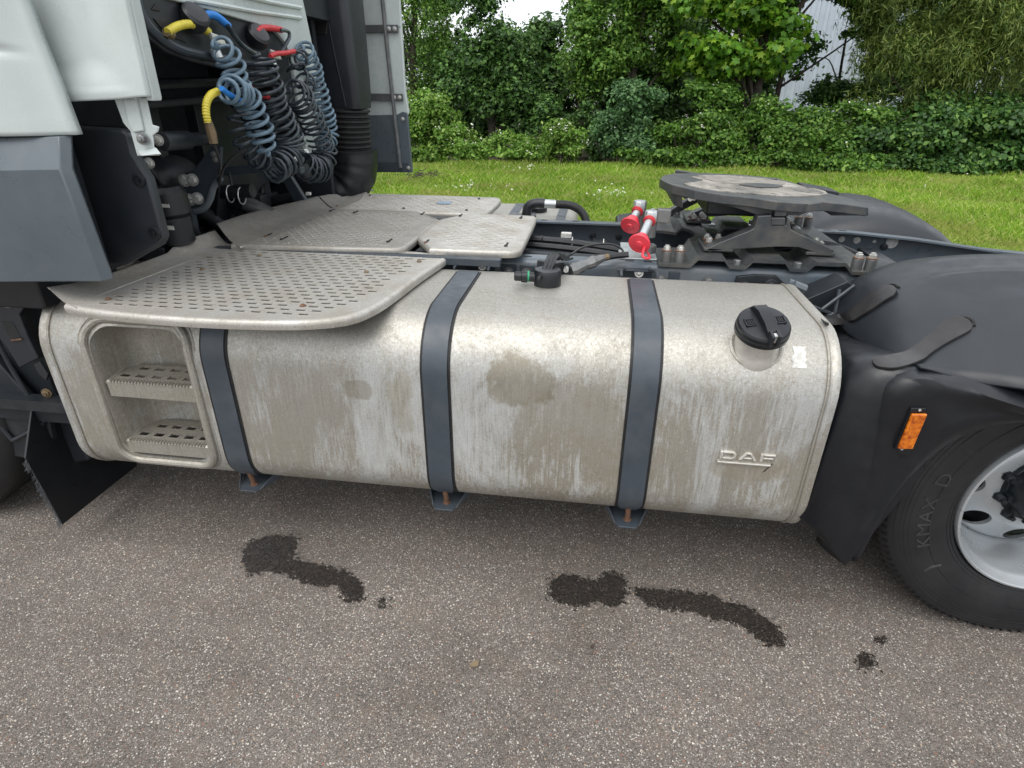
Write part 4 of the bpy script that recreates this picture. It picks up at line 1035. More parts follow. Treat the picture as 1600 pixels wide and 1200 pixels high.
for k, (a, b) in enumerate(zip(Fo, Ar)):
    u = k/(len(Fo)-1); sh = sstep(.45, .62, u)          # the shelf under the cover appears towards the rear
    back = a + Vector((-.030*(1-sh), .055, .022*sh))
    w0 = (b-a)
    rows.append([back+Vector((-.012*(1-sh), .035, .004*sh)), back, a+Vector((-.010*(1-sh), .018, .008*sh)), a, a.lerp(b, .10)+Vector((.0, -.004, 0)), a.lerp(b, .35)+Vector((0, -.006, 0)), a.lerp(b, .62)+Vector((0, -.002, 0)), a.lerp(b, .74)+Vector((0, -.007, 0)), a.lerp(b, .86)+Vector((0, -.008, 0)), b+Vector((0, -.002, 0)), b+Vector((.002, .004, -.002)), b+Vector((.006*sh-.01, .03, .0))])
mg = MB().loft(rows, False, False).build('rear_mudguard', M['plastic'], TR, angle=60); sm = mg.modifiers.new('s', 'SOLIDIFY'); sm.thickness = .005
mg['label'] = 'black moulded plastic mudguard in front of the rear wheel'
rows = []                                              # broad rounded shoulder facing the tank
for t in [k/20 for k in range(21)]:
    y = -.045+.675*t**1.3; q = max(0, (.075-y)/.12); rd = 1-math.sqrt(max(0, 1-min(1, q)**2))
    x0 = 2.440+.115*rd; top = .945-.045*rd-.110*sstep(0, 1, t); zb = .385-.02*rd
    rows.append([Vector((x, y, z)) for x, z in [(2.585, .268), (x0-.030*(1-rd), zb+.02), (x0+.002, top-.20), (x0+.008, top-.09), (x0+.022, top-.045), (x0+.045, top-.018), (x0+.078, top-.004), (max(x0+.11, 2.58), top), (2.65, top-.006), (2.72, top-.02), (2.70, .62), (2.63, .40)]])
MB().loft(rows).build('front_shoulder', M['plastic'], mg, angle=50)
blk = [at(a, b, y=-.060) for a, b in ((1392, 622), (1410, 612), (1452, 612), (1475, 622), (1478, 640), (1450, 668), (1422, 716), (1402, 716), (1388, 690))]
MB().prism(blk, (0, .03, 0)).build('lamp_block', M['plastic'], mg, bevel=.012, seg=4, angle=40)
# domed cover over the twin tyres
rows = []
crest = [(2.575, .855), (2.595, .900), (2.64, .960), (2.70, 1.012), (2.80, 1.055), (2.93, 1.078), (3.06, 1.090), (3.18, 1.094), (3.35, 1.086), (3.52, 1.05), (3.66, .97), (3.74, .86)]
eo = [at(1438, 576, y=-.02), at(1446, 578.5, y=-.022), at(1458, 582, y=-.025), at(1475, 588, y=-.03), at(1505, 597, y=-.04), at(1545, 604, y=-.06), at(1590, 610, y=-.09), at(1640, 618, y=-.11), at(1710, 630, y=-.12), at(1790, 645, y=-.12), at(1850, 660, y=-.11), at(1900, 690, y=-.10)]
for (cx, cz), o in zip(crest, eo):
    r_ = []
    for k in range(21):
        t = k/20; y = o.y+(.64-o.y)*t; e = math.sin(min(1, t/.66)*math.pi/2)**1.05
        x = o.x+(cx-o.x)*t; z = o.z+.008 + (cz-o.z)*e
        if t > .88: z -= (t-.88)**2*2.2
        r_.append(Vector((x, y, z)))
    rows.append(r_)
rr_ = []                                               # refine along the wheel
cols = list(zip(*rows)); cols = [spline(list(c), 4) for c in cols]; rows = [list(r) for r in zip(*cols)]
NR = len(rows)
for i, r_ in enumerate(rows):                           # pressed ribs and lower field on top
    for k, p in enumerate(r_):
        u = i/(NR-1); t = k/20
        f = sstep(.33, .42, u)*(1-sstep(.80, .88, u))
        p.z += .017*f*(math.exp(-((t-.56)/.045)**2)+math.exp(-((t-.78)/.045)**2))
mb = MB(); mb.loft(rows, False, False); cover = mb.build('mudguard_cover', M['plastic_old'], mg, angle=60)
so_ = cover.modifiers.new('s', 'SOLIDIFY'); so_.thickness = .008; so_.offset = -1
bpy.context.view_layer.update()
def hit(px, py, y=.1):
    """first surface of the built scene seen at a photo pixel, with its normal"""
    d = (CF + CR*((px-800)/F_PX) - CU*((py-600)/F_PX)).normalized()
    ok, loc, nor, *_ = scn.ray_cast(bpy.context.view_layer.depsgraph, Vector(CAM), d)
    if not ok: return at(px, py, y=y), Vector((0, -.5, .8))
    if nor.dot(d) > 0: nor = -nor
    return loc, nor
def surf_strap(name, top, bot, mat, th=.009, off=.002):
    A_ = [hit(*q) for q in top]; B_ = [hit(*q) for q in bot]
    a = spline([p for p, n_ in A_], 4); b = spline([p for p, n_ in B_], 4)
    nn = sum((n_ for p, n_ in A_+B_), Vector()).normalized()
    return MB().loft([[p+nn*off, q+nn*off, q+nn*(off+th), p.lerp(q, .5)+nn*(off+th+.001), p+nn*(off+th)] for p, q in zip(a, b)]).build(name, mat, mg, bevel=.002, angle=40)
sm_ = simple('worn_black_strap', (.020, .019, .020), .36, 0, (.048, .044, .042), 9, .7, .3, 300)
surf_strap('hold_down_strap', [(1362, 567), (1368, 562), (1395, 557), (1418, 551), (1438, 536), (1462, 516), (1480, 502), (1497, 498), (1512, 503)],
           [(1364, 571), (1374, 577), (1404, 578), (1440, 566), (1456, 554), (1478, 540), (1498, 529), (1516, 519), (1519, 511)], sm_)
surf_strap('hold_down_strap', [(1286, 500), (1292, 496), (1310, 494), (1324, 490), (1340, 478), (1360, 463), (1374, 453), (1388, 448), (1399, 450)],
           [(1287, 503), (1296, 508), (1318, 508), (1334, 504), (1346, 497), (1364, 486), (1380, 475), (1398, 464), (1403, 456)], sm_)
# recess rims round the straps' upper ends
for pts in ([(1444, 543), (1470, 520), (1490, 502), (1506, 498), (1519, 504), (1522, 513)], [(1345, 482), (1364, 465), (1382, 452), (1396, 448), (1405, 453)]):
    q = [hit(a, b-3) for a, b in pts]; MB().tube(spline([p+n_*.001 for p, n_ in q], 4), .0045, 6).build('strap_recess_rim', M['rubber'], mg)
# marker lamp
A0, A1, A2, A3 = [at(a, b, y=-.074) for a, b in ((1424, 638), (1448, 638), (1421, 703), (1398, 703))]
hs_ = MB().prism([A0, A1, A2, A3], (0, .022, 0)).build('marker_lamp', M['plastic'], mg, bevel=.002)
B0, B1, B2, B3 = [at(a, b, y=-.076) for a, b in ((1423, 645), (1447, 645), (1424, 699), (1401, 699))]
MB().prism([B0, B1, B2, B3], (0, -.010, 0)).build('amber_lens', M['amber'], hs_, bevel=.003)
for px_, py_ in ((1437, 640.5), (1409, 701.5)): MB().lathe([(.0035, 0), (.0035, .002)], at(px_, py_, y=-.0745), (0, -1, 0), 10).build('screw', M['zinc'], hs_)
# far mudguard over the other rear wheel
rows2 = []
for k in range(17):
    a = R(175-172*k/16); rr_ = .535
    x = WX+rr_*math.cos(a)*1.08; z = .495+rr_*math.sin(a)
    rows2.append([Vector((x, y, max(.5, z+dz))) for y, dz in ((1.625, -.40), (1.63, -.12), (1.66, -.05), (1.74, -.012), (1.9, .004), (2.2, .008), (2.32, -.01), (2.36, -.05), (2.37, -.12))])
fm = MB().loft(rows2, False, False).build('far_mudguard', M['plastic_old'], TR, angle=60); sm = fm.modifiers.new('s', 'SOLIDIFY'); sm.thickness = .006
mb = MB(); mb.prism([(1.88, 1.66, .86), (2.12, 1.66, .905), (2.36, 1.66, .905), (2.36, 1.66, .45), (1.88, 1.66, .45)], (0, .62, 0)); mb.build('far_storage_box', M['plastic'], TR, bevel=.02, seg=3)

# ------------------------------------------------------------------ cab: near side panels
def relief_panel(name, poly_px, yp, mat, parent, relief, nx=46, nz=46, thick=.02):
    """panel on the plane y=yp cut to an outline given by four corner curves (left,right edge px at given rows)"""
    rows = []
    for k in range(nz+1):
        s = k/nz; l = interp(poly_px[0], s); r = interp(poly_px[1], s); a = at(*l, y=yp); b = at(*r, y=yp)
        rows.append([a.lerp(b, i/nx) + Vector((0, relief(i/nx, s), 0)) for i in range(nx+1)])
    mb = MB(); mb.loft(rows, False, False); o = mb.build(name, mat, parent, angle=60)
    sdf = o.modifiers.new('s', 'SOLIDIFY'); sdf.thickness = thick; sdf.offset = -1 if True else 1
    return o
def interp(pts, s):
    n = len(pts)-1; i = min(int(s*n), n-1); f_ = s*n-i; a, b = pts[i], pts[i+1]; return (a[0]+(b[0]-a[0])*f_, a[1]+(b[1]-a[1])*f_)
cab = bpy.data.objects.new('cab', None); link(cab, TR)
# rear side panel of the cab (pressed recess with a bead along its lower edge)
def rel1(u, s):
    d = 0
    d += .014*sstep(.0, .10, s)*(1-sstep(.70, .95, s+.05*math.exp(-((u-.62)/.16)**2)))*(1-sstep(.52, .80, u-.10*s))       # hollow field
    d -= .003*math.exp(-((s-.95)/.03)**2)*(1-sstep(.70, .95, u))      # bead
    return d
relief_panel('cab_side_panel', ([(0, -60), (0, 0), (10, 62), (30, 120), (50, 159)], [(196, -60), (206, 0), (217, 52), (229, 104), (239, 151)]), .05, M['white'], cab, rel1)
MB().prism(pxp([(194, -60), (205, 0), (240, 152), (240, 158), (228, 157), (227, 150), (196, 0), (185, -60)], y=.044), (0, .035, 0)).build('panel_flange', M['white'], cab, bevel=.004)
# forward side fairing in white
def rel2(u, s): return -.014*sstep(.0, .25, s)*(1-sstep(.80, 1.0, u)) + .025*sstep(.88, 1, u) + .010*math.exp(-((s-.55-.25*max(0, u-.82))/.025)**2)*(1-sstep(.86, .97, u))
relief_panel('side_fairing', ([(-400, -60), (-400, 0), (-400, 60), (-400, 130), (-400, 215)], [(5, -60), (24, 0), (46, 60), (74, 128), (106, 212)]), -.05, M['white'], cab, rel2, thick=.03)
# grey skirt
def skirt(px, yv, **k): return [at(a, b, y=v) for (a, b), v in zip(px, yv)]
up0, up1 = at(-420, 222, y=-.045), at(106, 213, y=-.045)
md0, md1 = at(-420, 274, y=-.085), at(112, 264, y=-.085)
lo0, lo1 = at(-420, 444, y=-.070), at(172, 440, y=-.070)
k0 = .05
mb = MB(); k = Vector((0, .10, 0)); e = Vector((.03, .05, 0))
rings_ = [[a, b_, b_+Vector((.010, .030, 0)), b_+Vector((.0, .045, 0)), a+Vector((0, .045, 0))] for a, b_ in ((up0, at(92, 213, y=-.045)), (md0, at(94, 265, y=-.085)), (md0.lerp(lo0, .5), at(126, 350, y=-.080)), (lo0, at(160, 440, y=-.070)))]
mb.loft(rings_); mb.build('side_skirt', M['skirt'], cab, angle=20, bevel=.004)
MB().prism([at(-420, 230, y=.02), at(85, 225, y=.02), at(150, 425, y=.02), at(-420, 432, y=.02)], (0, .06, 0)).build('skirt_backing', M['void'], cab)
# black box panel behind the skirt
bp = MB().prism(pxp([(100, 196), (190, 202), (200, 210), (207, 240), (232, 280), (256, 372), (250, 384), (196, 414), (150, 430), (110, 300)], y=.10), (0, .035, 0)).build('side_cover_panel', M['plastic_old'], cab, bevel=.012, seg=3, angle=40)
for p in ((217, 281), (242, 364)):
    MB().lathe([(.020, 0), (.020, .003), (.012, .004), (.011, .001), (.005, .001), (.005, .005), (0, .005)], at(*p, y=.0985), (0, -1, 0), 18).build('panel_screw', M['plastic'], bp)
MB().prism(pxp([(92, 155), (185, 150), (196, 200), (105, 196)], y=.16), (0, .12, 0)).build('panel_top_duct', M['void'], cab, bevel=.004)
# white mounting bracket
br = MB(); br.prism(pxp([(176, 150), (228, 153), (237, 195), (248, 198), (246, 206), (238, 212), (240, 232), (249, 243), (214, 244), (203, 205), (192, 192)], y=.070), (0, .006, 0))
brk = br.build('cab_mount_bracket', M['white'], cab, bevel=.003)
MB().prism(pxp([(190, 153), (212, 153), (224, 205), (208, 208), (200, 195)], y=.062), (0, .010, 0)).build('pressed_channel', M['white'], brk, bevel=.006, seg=3)
MB().prism([at(214, 236, y=.068), at(243, 230, y=.068), at(251, 240, y=.045), at(220, 243, y=.045)], (0, .004, -.003)).build('bracket_foot', M['white'], brk, bevel=.002)
MB().bolt(at(223, 217, y=.060), (.2, -1, .1), .011, .014).build('bolt', M['boltdark'], brk)
for p in ((247, 219), (233, 255)): MB().bolt(at(*p, y=.40), (.2, -1, 0), .013, .012).build('bolt', M['zinc'], cab)
# cab damper cylinder, spring and canister beside it
MB().lathe([(.0, 0), (.028, .002), (.031, .01), (.031, .15), (.023, .16), (.023, .26), (0, .27)], at(252, 221, y=.42), (-.05, .95, -.04), 20).build('cab_damper', M['under'], cab, angle=40)
mb = MB(); q0 = at(240, 288, y=.50); 
mb.lathe([(.05, -.20), (.06, -.19), (.065, -.10), (.060, -.095), (.072, -.085), (.072, -.01), (.060, .01), (0, .012)], q0+Vector((.02, .02, -.02)), (-.05, 0, 1), 20); mb.build('air_spring', M['plastic'], cab, angle=30)
MB().box(at(252, 324, y=.445), at(264, 319, y=.447)).build('printed_label', M['label'], cab)
MB().box(at(259, 359, y=.445), at(271, 353, y=.447)).build('printed_label', M['label'], cab)
# rear cab wall and dark tunnel beneath it
back = pxp([(262, -2), (300, 8), (350, 22), (400, 37), (432, 50), (446, 66), (455, 88), (462, 130), (470, 180), (474, 232), (482, 236), (505, 230), (505, 190), (500, 130), (487, 62), (474, 0), (466, -90), (250, -90)], x=.40)
rear_wall = MB().prism(back, (-.03, 0, 0)).build('cab_rear_wall', M['white'], cab, bevel=.006, seg=3, angle=40)
for a, b in (((300, 0), (470, 28)), ((360, -12), (470, 12))):
    p0, p1 = at(*a, x=.405), at(*b, x=.405); MB().tube([p0, p0.lerp(p1, .5)+Vector((.001, 0, -.004)), p1], .008, 8).build('pressed_bead', M['white'], rear_wall)
MB().prism(pxp([(468, 212), (482, 212), (490, 238), (474, 240)], x=.415), (.02, 0, 0)).build('wall_foot', M['white'], rear_wall, bevel=.003)
MB().bolt(at(472, 205, x=.405), (1, -.2, 0), .012, .012).build('bolt', M['boltdark'], rear_wall)
# cavity (dark engine tunnel, firewall, floor)
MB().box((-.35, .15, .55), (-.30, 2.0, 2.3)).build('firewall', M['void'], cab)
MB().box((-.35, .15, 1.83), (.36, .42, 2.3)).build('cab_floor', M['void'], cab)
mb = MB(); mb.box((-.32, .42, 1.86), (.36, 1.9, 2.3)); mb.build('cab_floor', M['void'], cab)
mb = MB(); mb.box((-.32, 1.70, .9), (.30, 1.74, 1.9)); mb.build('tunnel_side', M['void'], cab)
# gusset panel carrying the couplings: curved dark arch piece with pockets
arch_px = [(208, -30), (262, -6), (300, 5), (350, 19), (400, 34), (440, 52), (455, 80), (462, 128), (464, 185), (452, 190), (440, 150), (428, 122), (400, 118), (352, 108), (300, 96), (262, 82), (234, 60), (218, 30), (206, 0)]
gus = MB().prism(pxp(arch_px, x=.385), (-.02, 0, 0)).build('rear_gusset', M['plastic_old'], cab, bevel=.006, angle=40)
rim_px = spline([at(a, b, x=.392) for a, b in ((212, -20), (216, 10), (228, 35), (250, 58), (275, 74), (300, 82), (350, 92), (400, 103), (425, 112))], 5)
MB().tube(rim_px, .014, 10).build('gusset_rim', M['frame'], gus)
for P_px in ([(238, 28), (262, 33), (284, 60), (292, 68), (268, 58), (252, 45)], [(352, 55), (362, 62), (368, 72), (360, 68)], [(243, 5), (250, 18), (236, 15)]):
    MB().prism(pxp(P_px, x=.386), (.003, 0, 0)).build('gusset_pocket', M['rubber'], gus, bevel=.002)
# dull grey plate behind the coils on the right and big ribs on the cavity's back
MB().prism(pxp([(410, 55), (436, 52), (448, 75), (456, 130), (458, 165), (440, 160), (420, 130)], x=.365), (.01, 0, 0)).build('grey_stay', M['skirt'], cab, bevel=.003)
mb = MB()
mb.tube([(.15, .3, 1.56), (.12, 1.7, 1.60)], .022, 8); mb.tube([(.18, .3, 1.50), (.14, 1.7, 1.54)], .016, 8)
mb.box((-.05, .4, 1.02), (.05, .55, 1.75)); mb.box((-.05, .75, 1.0), (.03, .80, 1.75)); mb.tube([(.10, .42, 1.50), (.14, .60, 1.20), (.16, .70, 1.00)], .012, 8)
mb.prism([(.0, 1.0, 1.0), (.0, 1.5, .95), (.0, 1.5, 1.3), (.0, 1.25, 1.5), (.0, 1.0, 1.5)], (.05, 0, 0))
mb.lathe([(.07, 0), (.08, .1), (.08, .2), (.05, .28)], (.02, .62, 1.22), (0, 1, .1), 18); mb.build('engine_part', M['under'], cab, split=True, bevel=.004, angle=40)
# chassis bracket with four zinc bolts
cb = MB().prism(pxp([(282, 272), (300, 268), (318, 245), (330, 228), (345, 230), (342, 280), (330, 300), (324, 322), (300, 330), (290, 322)], y=.71), (0, .02, 0)).build('cab_mount_plate', M['frame'], cab, bevel=.004)
MB().tube(spline(pxp([(345, 278), (334, 292), (328, 312), (318, 326), (302, 331)], y=.70), 5), .013, 8).build('plate_flange', M['frame_top'], cb)
for p in ((289, 282), (301, 281), (297, 312), (309, 310)):
    q = at(*p, y=.708); MB().lathe([(.024, 0), (.024, .004)], q, (.25, -1, 0), 20).build('washer', M['zinc'], cb); MB().lathe([(.0155, 0), (.0155, .014), (.013, .016), (0, .016)], q+Vector((.001, -.004, 0)), (.25, -1, 0), 6).build('bolt_head', M['zinc'], cb)
for p in ((334, 241), (337, 249)): MB().bolt(at(*p, y=.708), (.25, -1, 0), .008, .006).build('small_bolt', M['boltdark'], cb)
# frame head, pipes, exhaust and suspension below
mb = MB()
mb.box((-1.2, .70, .72), (.35, .76, 1.0)); mb.prism(pxp([(345, 262), (430, 255), (470, 262), (470, 272), (430, 268), (350, 275)], y=.95), (0, .04, 0))
mb.prism(pxp([(430, 262), (445, 262), (485, 325), (470, 335)], y=1.35), (0, .03, 0)); mb.prism(pxp([(285, 320), (300, 335), (307, 370), (290, 375), (284, 345)], y=.72), (0, .03, 0))
mb.build('subframe', M['frame'], cab, split=True, bevel=.004, angle=40)
mb = MB(); mb.tube(spline(pxp([(345, 315), (372, 318), (400, 330), (455, 350)], y=1.12), 5), .040, 14); mb.build('exhaust_pipe', M['under'], cab)
MB().tube(spline(pxp([(385, 318), (402, 326), (425, 338)], y=1.06), 5), .036, 14).build('pipe_section', M['boltdark'], cab)
mb = MB(); mb.tube(spline(pxp([(300, 330), (322, 335), (345, 352), (370, 375)], y=.85), 5), .026, 12); mb.tube(spline(pxp([(420, 318), (455, 312), (490, 318)], y=1.45), 5), .034, 12)
mb.tube(pxp([(345, 300), (395, 298)], y=1.0), .03, 12); mb.tube(pxp([(362, 290), (358, 270)], y=.8), .006, 6); mb.build('coolant_pipe', M['under'], cab, split=True)
for x_, y_ in ((360, 303), (378, 306)): MB().tube([at(x_, y_, y=.98)+Vector((.0, .03*math.cos(a), .036*math.sin(a))) for a in [k*math.pi/8 for k in range(16)]], .003, 5, closed=True).build('hose_clip', M['zinc'], cab)
mb = MB(); r5 = random.Random(8)
for i in range(34):
    c = Vector((r5.uniform(-.25, .10), r5.uniform(.25, 1.6), r5.uniform(.80, 1.08))); s = Vector((r5.uniform(.03, .09), r5.uniform(.03, .1), r5.uniform(.02, .07)))
    mb.box(c-s, c+s, None)
mb.build('engine_component', M['under'], cab, split=True, bevel=.01, angle=40)
mb = MB()
for i in range(14):
    y = r5.uniform(.3, 1.5); z = r5.uniform(.85, 1.15)
    mb.tube(spline([(r5.uniform(-.2, .1), y, z), (r5.uniform(-.05, .12), y+.15, z+r5.uniform(-.08, .12)), (r5.uniform(-.05, .12), y+.3, z+r5.uniform(-.1, .1))], 6), r5.uniform(.006, .016), 7)
mb.build('engine_hose', M['cable'], cab, split=True)
MB().box((-1.3, .0, .0+.56), (.0, .05, .60)).build('step_bracket', M['under'], cab)

# ------------------------------------------------------------------ air hoses
XH = .50
def coil(name, pts, rad, pitch, tube, mat, x=XH, label=None, squash=.8, phase=0.0):
    """pts: (px, py, radius factor); a helix wound round the path"""
    P = spline([at(a, b, x=x+ (c[0] if c else 0)) for a, b, *c in pts], 14)
    Ls = [0]
    for i in range(1, len(P)): Ls.append(Ls[-1]+(P[i]-P[i-1]).length)
    tot = Ls[-1]; turns = tot/pitch; n = int(turns*16); out = []; fr = frames(P); j = 0
    for k in range(n+1):
        s = tot*k/n
        while j < len(P)-2 and Ls[j+1] < s: j += 1
        f_ = (s-Ls[j])/max(1e-9, Ls[j+1]-Ls[j]); c = P[j].lerp(P[j+1], f_); T, N, B = fr[j]
        a = 2*math.pi*s/pitch + phase + .7*math.sin(s*37+phase); ee = min(1, min(s, tot-s)/(pitch*1.0))
        out.append(c + (N*math.cos(a)+B*math.sin(a))*rad*ee*(1+.05*math.sin(s*23+phase)+.09*math.sin(s*61+2*phase)))
    o = MB().tube(out, tube, 8).build(name, mat, TR, angle=80, recalc=True)
    if label: o['label'] = label
    return o
coil('coiled_air_hose', [(336, 66), (352, 82), (362, 104), (372, 128), (380, 150)], .040, .034, .0068, M['coil_blue'], label='pale blue coiled air hose, upper stretch below the yellow sleeve', phase=1)
coil('coiled_air_hose', [(346, 136), (364, 141), (384, 150), (395, 172), (405, 200), (412, 225), (418, 243)], .041, .033, .0070, M['coil_blue'], x=.52, label='pale blue coiled air hose hanging in front', phase=2)
coil('coiled_air_hose', [(372, 166), (374, 185), (378, 206), (388, 228), (402, 246), (420, 250)], .038, .034, .0062, M['coil_black'], x=.46, label='dark leg of the left coiled hose', phase=.5)
coil('coiled_air_hose', [(404, 84), (409, 108), (416, 132), (426, 160), (437, 188), (449, 214), (452, 240), (440, 256), (424, 262)], .055, .027, .0068, M['coil_black'], x=.48, label='thick black coiled hose in the middle of the bundle', phase=0)
coil('coiled_air_hose', [(470, 72), (482, 92), (492, 120), (500, 148), (508, 178), (515, 205), (512, 222), (500, 228)], .038, .028, .0064, M['coil_blue'], x=.44, label='blue grey coiled hose at the right of the bundle', phase=0)
coil('coiled_air_hose', [(452, 138), (466, 150), (478, 170), (490, 196), (500, 222), (508, 240), (500, 262), (480, 262), (468, 246)], .053, .030, .0056, M['coil_black'], x=.47, label='thin black coiled hose fanning out above the catwalk', phase=1)
coil('coiled_air_hose', [(478, 85), (462, 98), (470, 122), (490, 140)], .036, .055, .0056, M['coil_black'], x=.45, label='loosely wound black hose at the top right', phase=3)
def sleeve(pts, x, r, mat, name, rings=9):
    P = spline([at(a, b, x=x) for a, b in pts], 16); n = len(P)
    rr = [r*(1.0 if (i//2) % 2 else .84) for i in range(n)]
    return MB().tube(P, rr, 10).build(name, mat, TR, angle=80)
s1 = sleeve([(262, 50), (275, 42), (290, 38), (305, 39), (320, 46), (326, 50)], .42, .013, M['yellow'], 'yellow_spring_sleeve')
MB().tube(spline([at(a, b, x=.42) for a, b in ((320, 46), (330, 54), (336, 66))], 5), .0075, 8).build('hose_end', M['coil_blue'], TR)
MB().tube([at(260, 49, x=.415), at(268, 54, x=.415)], .015, 10).build('hose_fitting', M['brass'], TR)
sleeve([(314, 27), (325, 23), (337, 25), (348, 33), (357, 41)], .42, .013, M['blue'], 'blue_spring_sleeve')
MB().tube(spline([at(a, b, x=.43) for a, b in ((355, 39), (366, 56), (378, 70), (392, 80), (404, 86))], 6), .0085, 8).build('hose_end', M['coil_black'], TR)
sleeve([(401, 50), (410, 44), (425, 44), (440, 47)], .42, .012, M['red'], 'red_spring_sleeve')
MB().tube(spline([at(a, b, x=.43) for a, b in ((438, 47), (450, 49), (452, 58), (446, 70), (441, 82), (445, 87), (462, 84), (468, 76))], 6), .0075, 8).build('hose_end', M['coil_black'], TR)
sleeve([(422, 88), (432, 84), (445, 83), (460, 80)], .45, .010, M['red'], 'red_spring_sleeve')
sleeve([(390, 134), (397, 142), (410, 150), (420, 152)], .45, .009, M['red'], 'red_spring_sleeve')
MB().tube(spline([at(a, b, x=.53) for a, b in ((346, 138), (356, 146), (366, 152), (380, 160))], 5), .009, 8).build('blue_spring_sleeve', M['blue'], TR)
sleeve([(340, 143), (330, 148), (323, 160), (322, 176), (325, 192)], .50, .0125, M['yellow'], 'yellow_spring_sleeve')
MB().tube([at(325, 190, x=.50), at(330, 206, x=.50), at(334, 224, x=.50)], [.013, .015, .014], 10).build('hose_fitting', M['brass'], TR)
MB().tube(spline([at(a, b, x=xx) for a, b, xx in ((334, 224, .5), (340, 240, .46), (344, 258, .4), (340, 280, .3), (338, 300, .2), (336, 345, .12))], 6), .005, 6).build('thin_air_line', M['cable'], TR)
MB().tube(spline([at(a, b, x=xx) for a, b, xx in ((384, 234, .5), (365, 244, .45), (350, 262, .38), (343, 285, .3), (340, 310, .2), (338, 350, .12))], 6), .0055, 6).build('thin_air_line', M['cable'], TR)
MB().box(at(332, 350, x=.10), at(346, 338, x=.14)).build('line_plug', M['plastic'], TR, bevel=.005)
for (cx_p, cy_p), mt in (((308, 40), 'zinc'), ((405, 68), 'zinc')):       # gladhand couplings
    c = at(cx_p, cy_p, x=.41)
    g = MB().lathe([(.042, -.02), (.045, -.01), (.045, .02), (.036, .028), (.018, .030), (0, .030)], c+Vector((-.0, -.01, .02)), (.75, -.25, .6), 22).build('gladhand', M['plastic'], TR, angle=35)
    MB().prism([c+Vector(v_) for v_ in ((.02, .02, -.02), (.03, .075, -.03), (.03, .085, -.055), (.02, .03, -.05))], (.012, 0, .003)).build('gladhand_tag', M['zinc'], g, bevel=.003)
    MB().lathe([(.018, 0), (.018, .03), (.012, .034)], c+Vector((.01, .055, -.065)), (.3, 0, -1), 14).build('gladhand_port', M['galv'], g)
MB().lathe([(.034, 0), (.038, .02), (.030, .06)], at(470, 258, x=.42), (.3, 0, -1), 16).build('valve_block', M['plastic'], TR)
for p in ((463, 250), (478, 238)): MB().bolt(at(*p, x=.45), (1, -.5, .2), .010, .01).build('bolt', M['zinc'], TR)
MB().box(at(478, 305, x=.35), at(486, 300, x=.37)).build('printed_label', M['label'], TR)

# ------------------------------------------------------------------ air intake with bellows (far side)
ic = Vector((.33, 1.93, 0))
def sec(x0, x1, y0, y1, z, r=.04): return [Vector((x, y, z)) for x, y in rrect(x0, x1, y0, y1, r, 4)]
ai = MB().loft([sec(.16, .45, 1.80, 2.08, 2.4), sec(.17, .452, 1.80, 2.08, 1.95), sec(.19, .455, 1.81, 2.07, 1.70), sec(.205, .455, 1.82, 2.06, 1.50), sec(.225, .452, 1.83, 2.05, 1.455)]).build('air_intake_duct', M['plastic_old'], TR, angle=40)
MB().prism([(.215, 1.797, 1.83), (.235, 1.797, 1.80), (.33, 1.797, 1.80), (.345, 1.797, 1.85), (.33, 1.797, 1.93), (.30, 1.797, 2.1), (.21, 1.797, 2.1)], (0, .012, 0)).build('duct_pocket', M['rubber'], ai, bevel=.008)
MB().tube([(.325, 1.80, 2.1), (.36, 1.805, 1.7), (.385, 1.815, 1.47)], .004, 6).build('mould_line', M['plastic_old'], ai)
prof = []
z = 1.455; 
for k in range(9):
    prof += [(.118, z-1.455), (.132, z-1.462), (.132, z-1.470), (.118, z-1.478)]; z -= .026
MB().lathe([(r, h) for r, h in prof], (.335, 1.94, 1.455), (.03, 0, 1), 32).build('bellows', M['rubber'], ai, angle=20)
sp = [(.345, 1.94, 1.235), (.345, 1.94, 1.20), (.342, 1.935, 1.15), (.330, 1.92, 1.09), (.29, 1.90, 1.04), (.22, 1.86, 1.00), (.12, 1.80, .98)]
MB().tube(spline(sp, 4), [.142]*1+[.140]*7+[.136]*4+[.128]*4+[.118]*4+[.105]*4+[.09], 28).build('intake_elbow', M['plastic'], ai, angle=50)
# far side fairing
Y = 2.35
ff = MB().prism([(.20, Y, 2.35), (.555, Y, 2.35), (.560, Y, 2.0), (.556, Y, 1.55), (.568, Y, 1.42), (.56, Y, 1.405), (.535, Y, 1.415), (.50, Y, 1.405), (.20, Y, 1.395)], (0, .03, 0)).build('far_side_fairing', M['white'], TR, bevel=.006)
MB().prism([(.20, Y-.004, 1.40), (.49, Y-.004, 1.405), (.53, Y-.004, 1.425), (.56, Y-.004, 1.42), (.567, Y-.004, 1.07), (.20, Y-.004, 1.062)], (0, .03, 0)).build('fairing_skirt', M['skirt'], ff, bevel=.004)
MB().box((.20, Y-.016, 1.07), (.55, Y-.005, 1.13)).build('skirt_rail', M['strap'], ff, bevel=.002)
MB().tube([(.46, Y-.03, 2.3), (.475, Y-.03, 1.7), (.50, Y-.03, 1.10)], .012, 8).build('stay_rod', M['steel_grey'], ff)
for z in (1.865, 1.505):
    b = MB().box((.25, Y-.020, z-.020), (.545, Y-.006, z+.020)).build('stay_bracket', M['steel_grey'], ff, bevel=.003)
    for x in (.49, .525): MB().bolt((x, Y-.021, z), (0, -1, 0), .009, .006).build('bolt', M['zinc'], b)
for x, z in ((.535, 1.385), (.55, 1.10), (.275, 1.10)): MB().bolt((x, Y-.02, z), (0, -1, 0), .008, .006).build('bolt', M['zinc'], ff)
MB().tube([(.20, Y-.002, 1.875), (.556, Y-.002, 1.875)], .0015, 4).build('panel_seam', M['skirt'], ff)

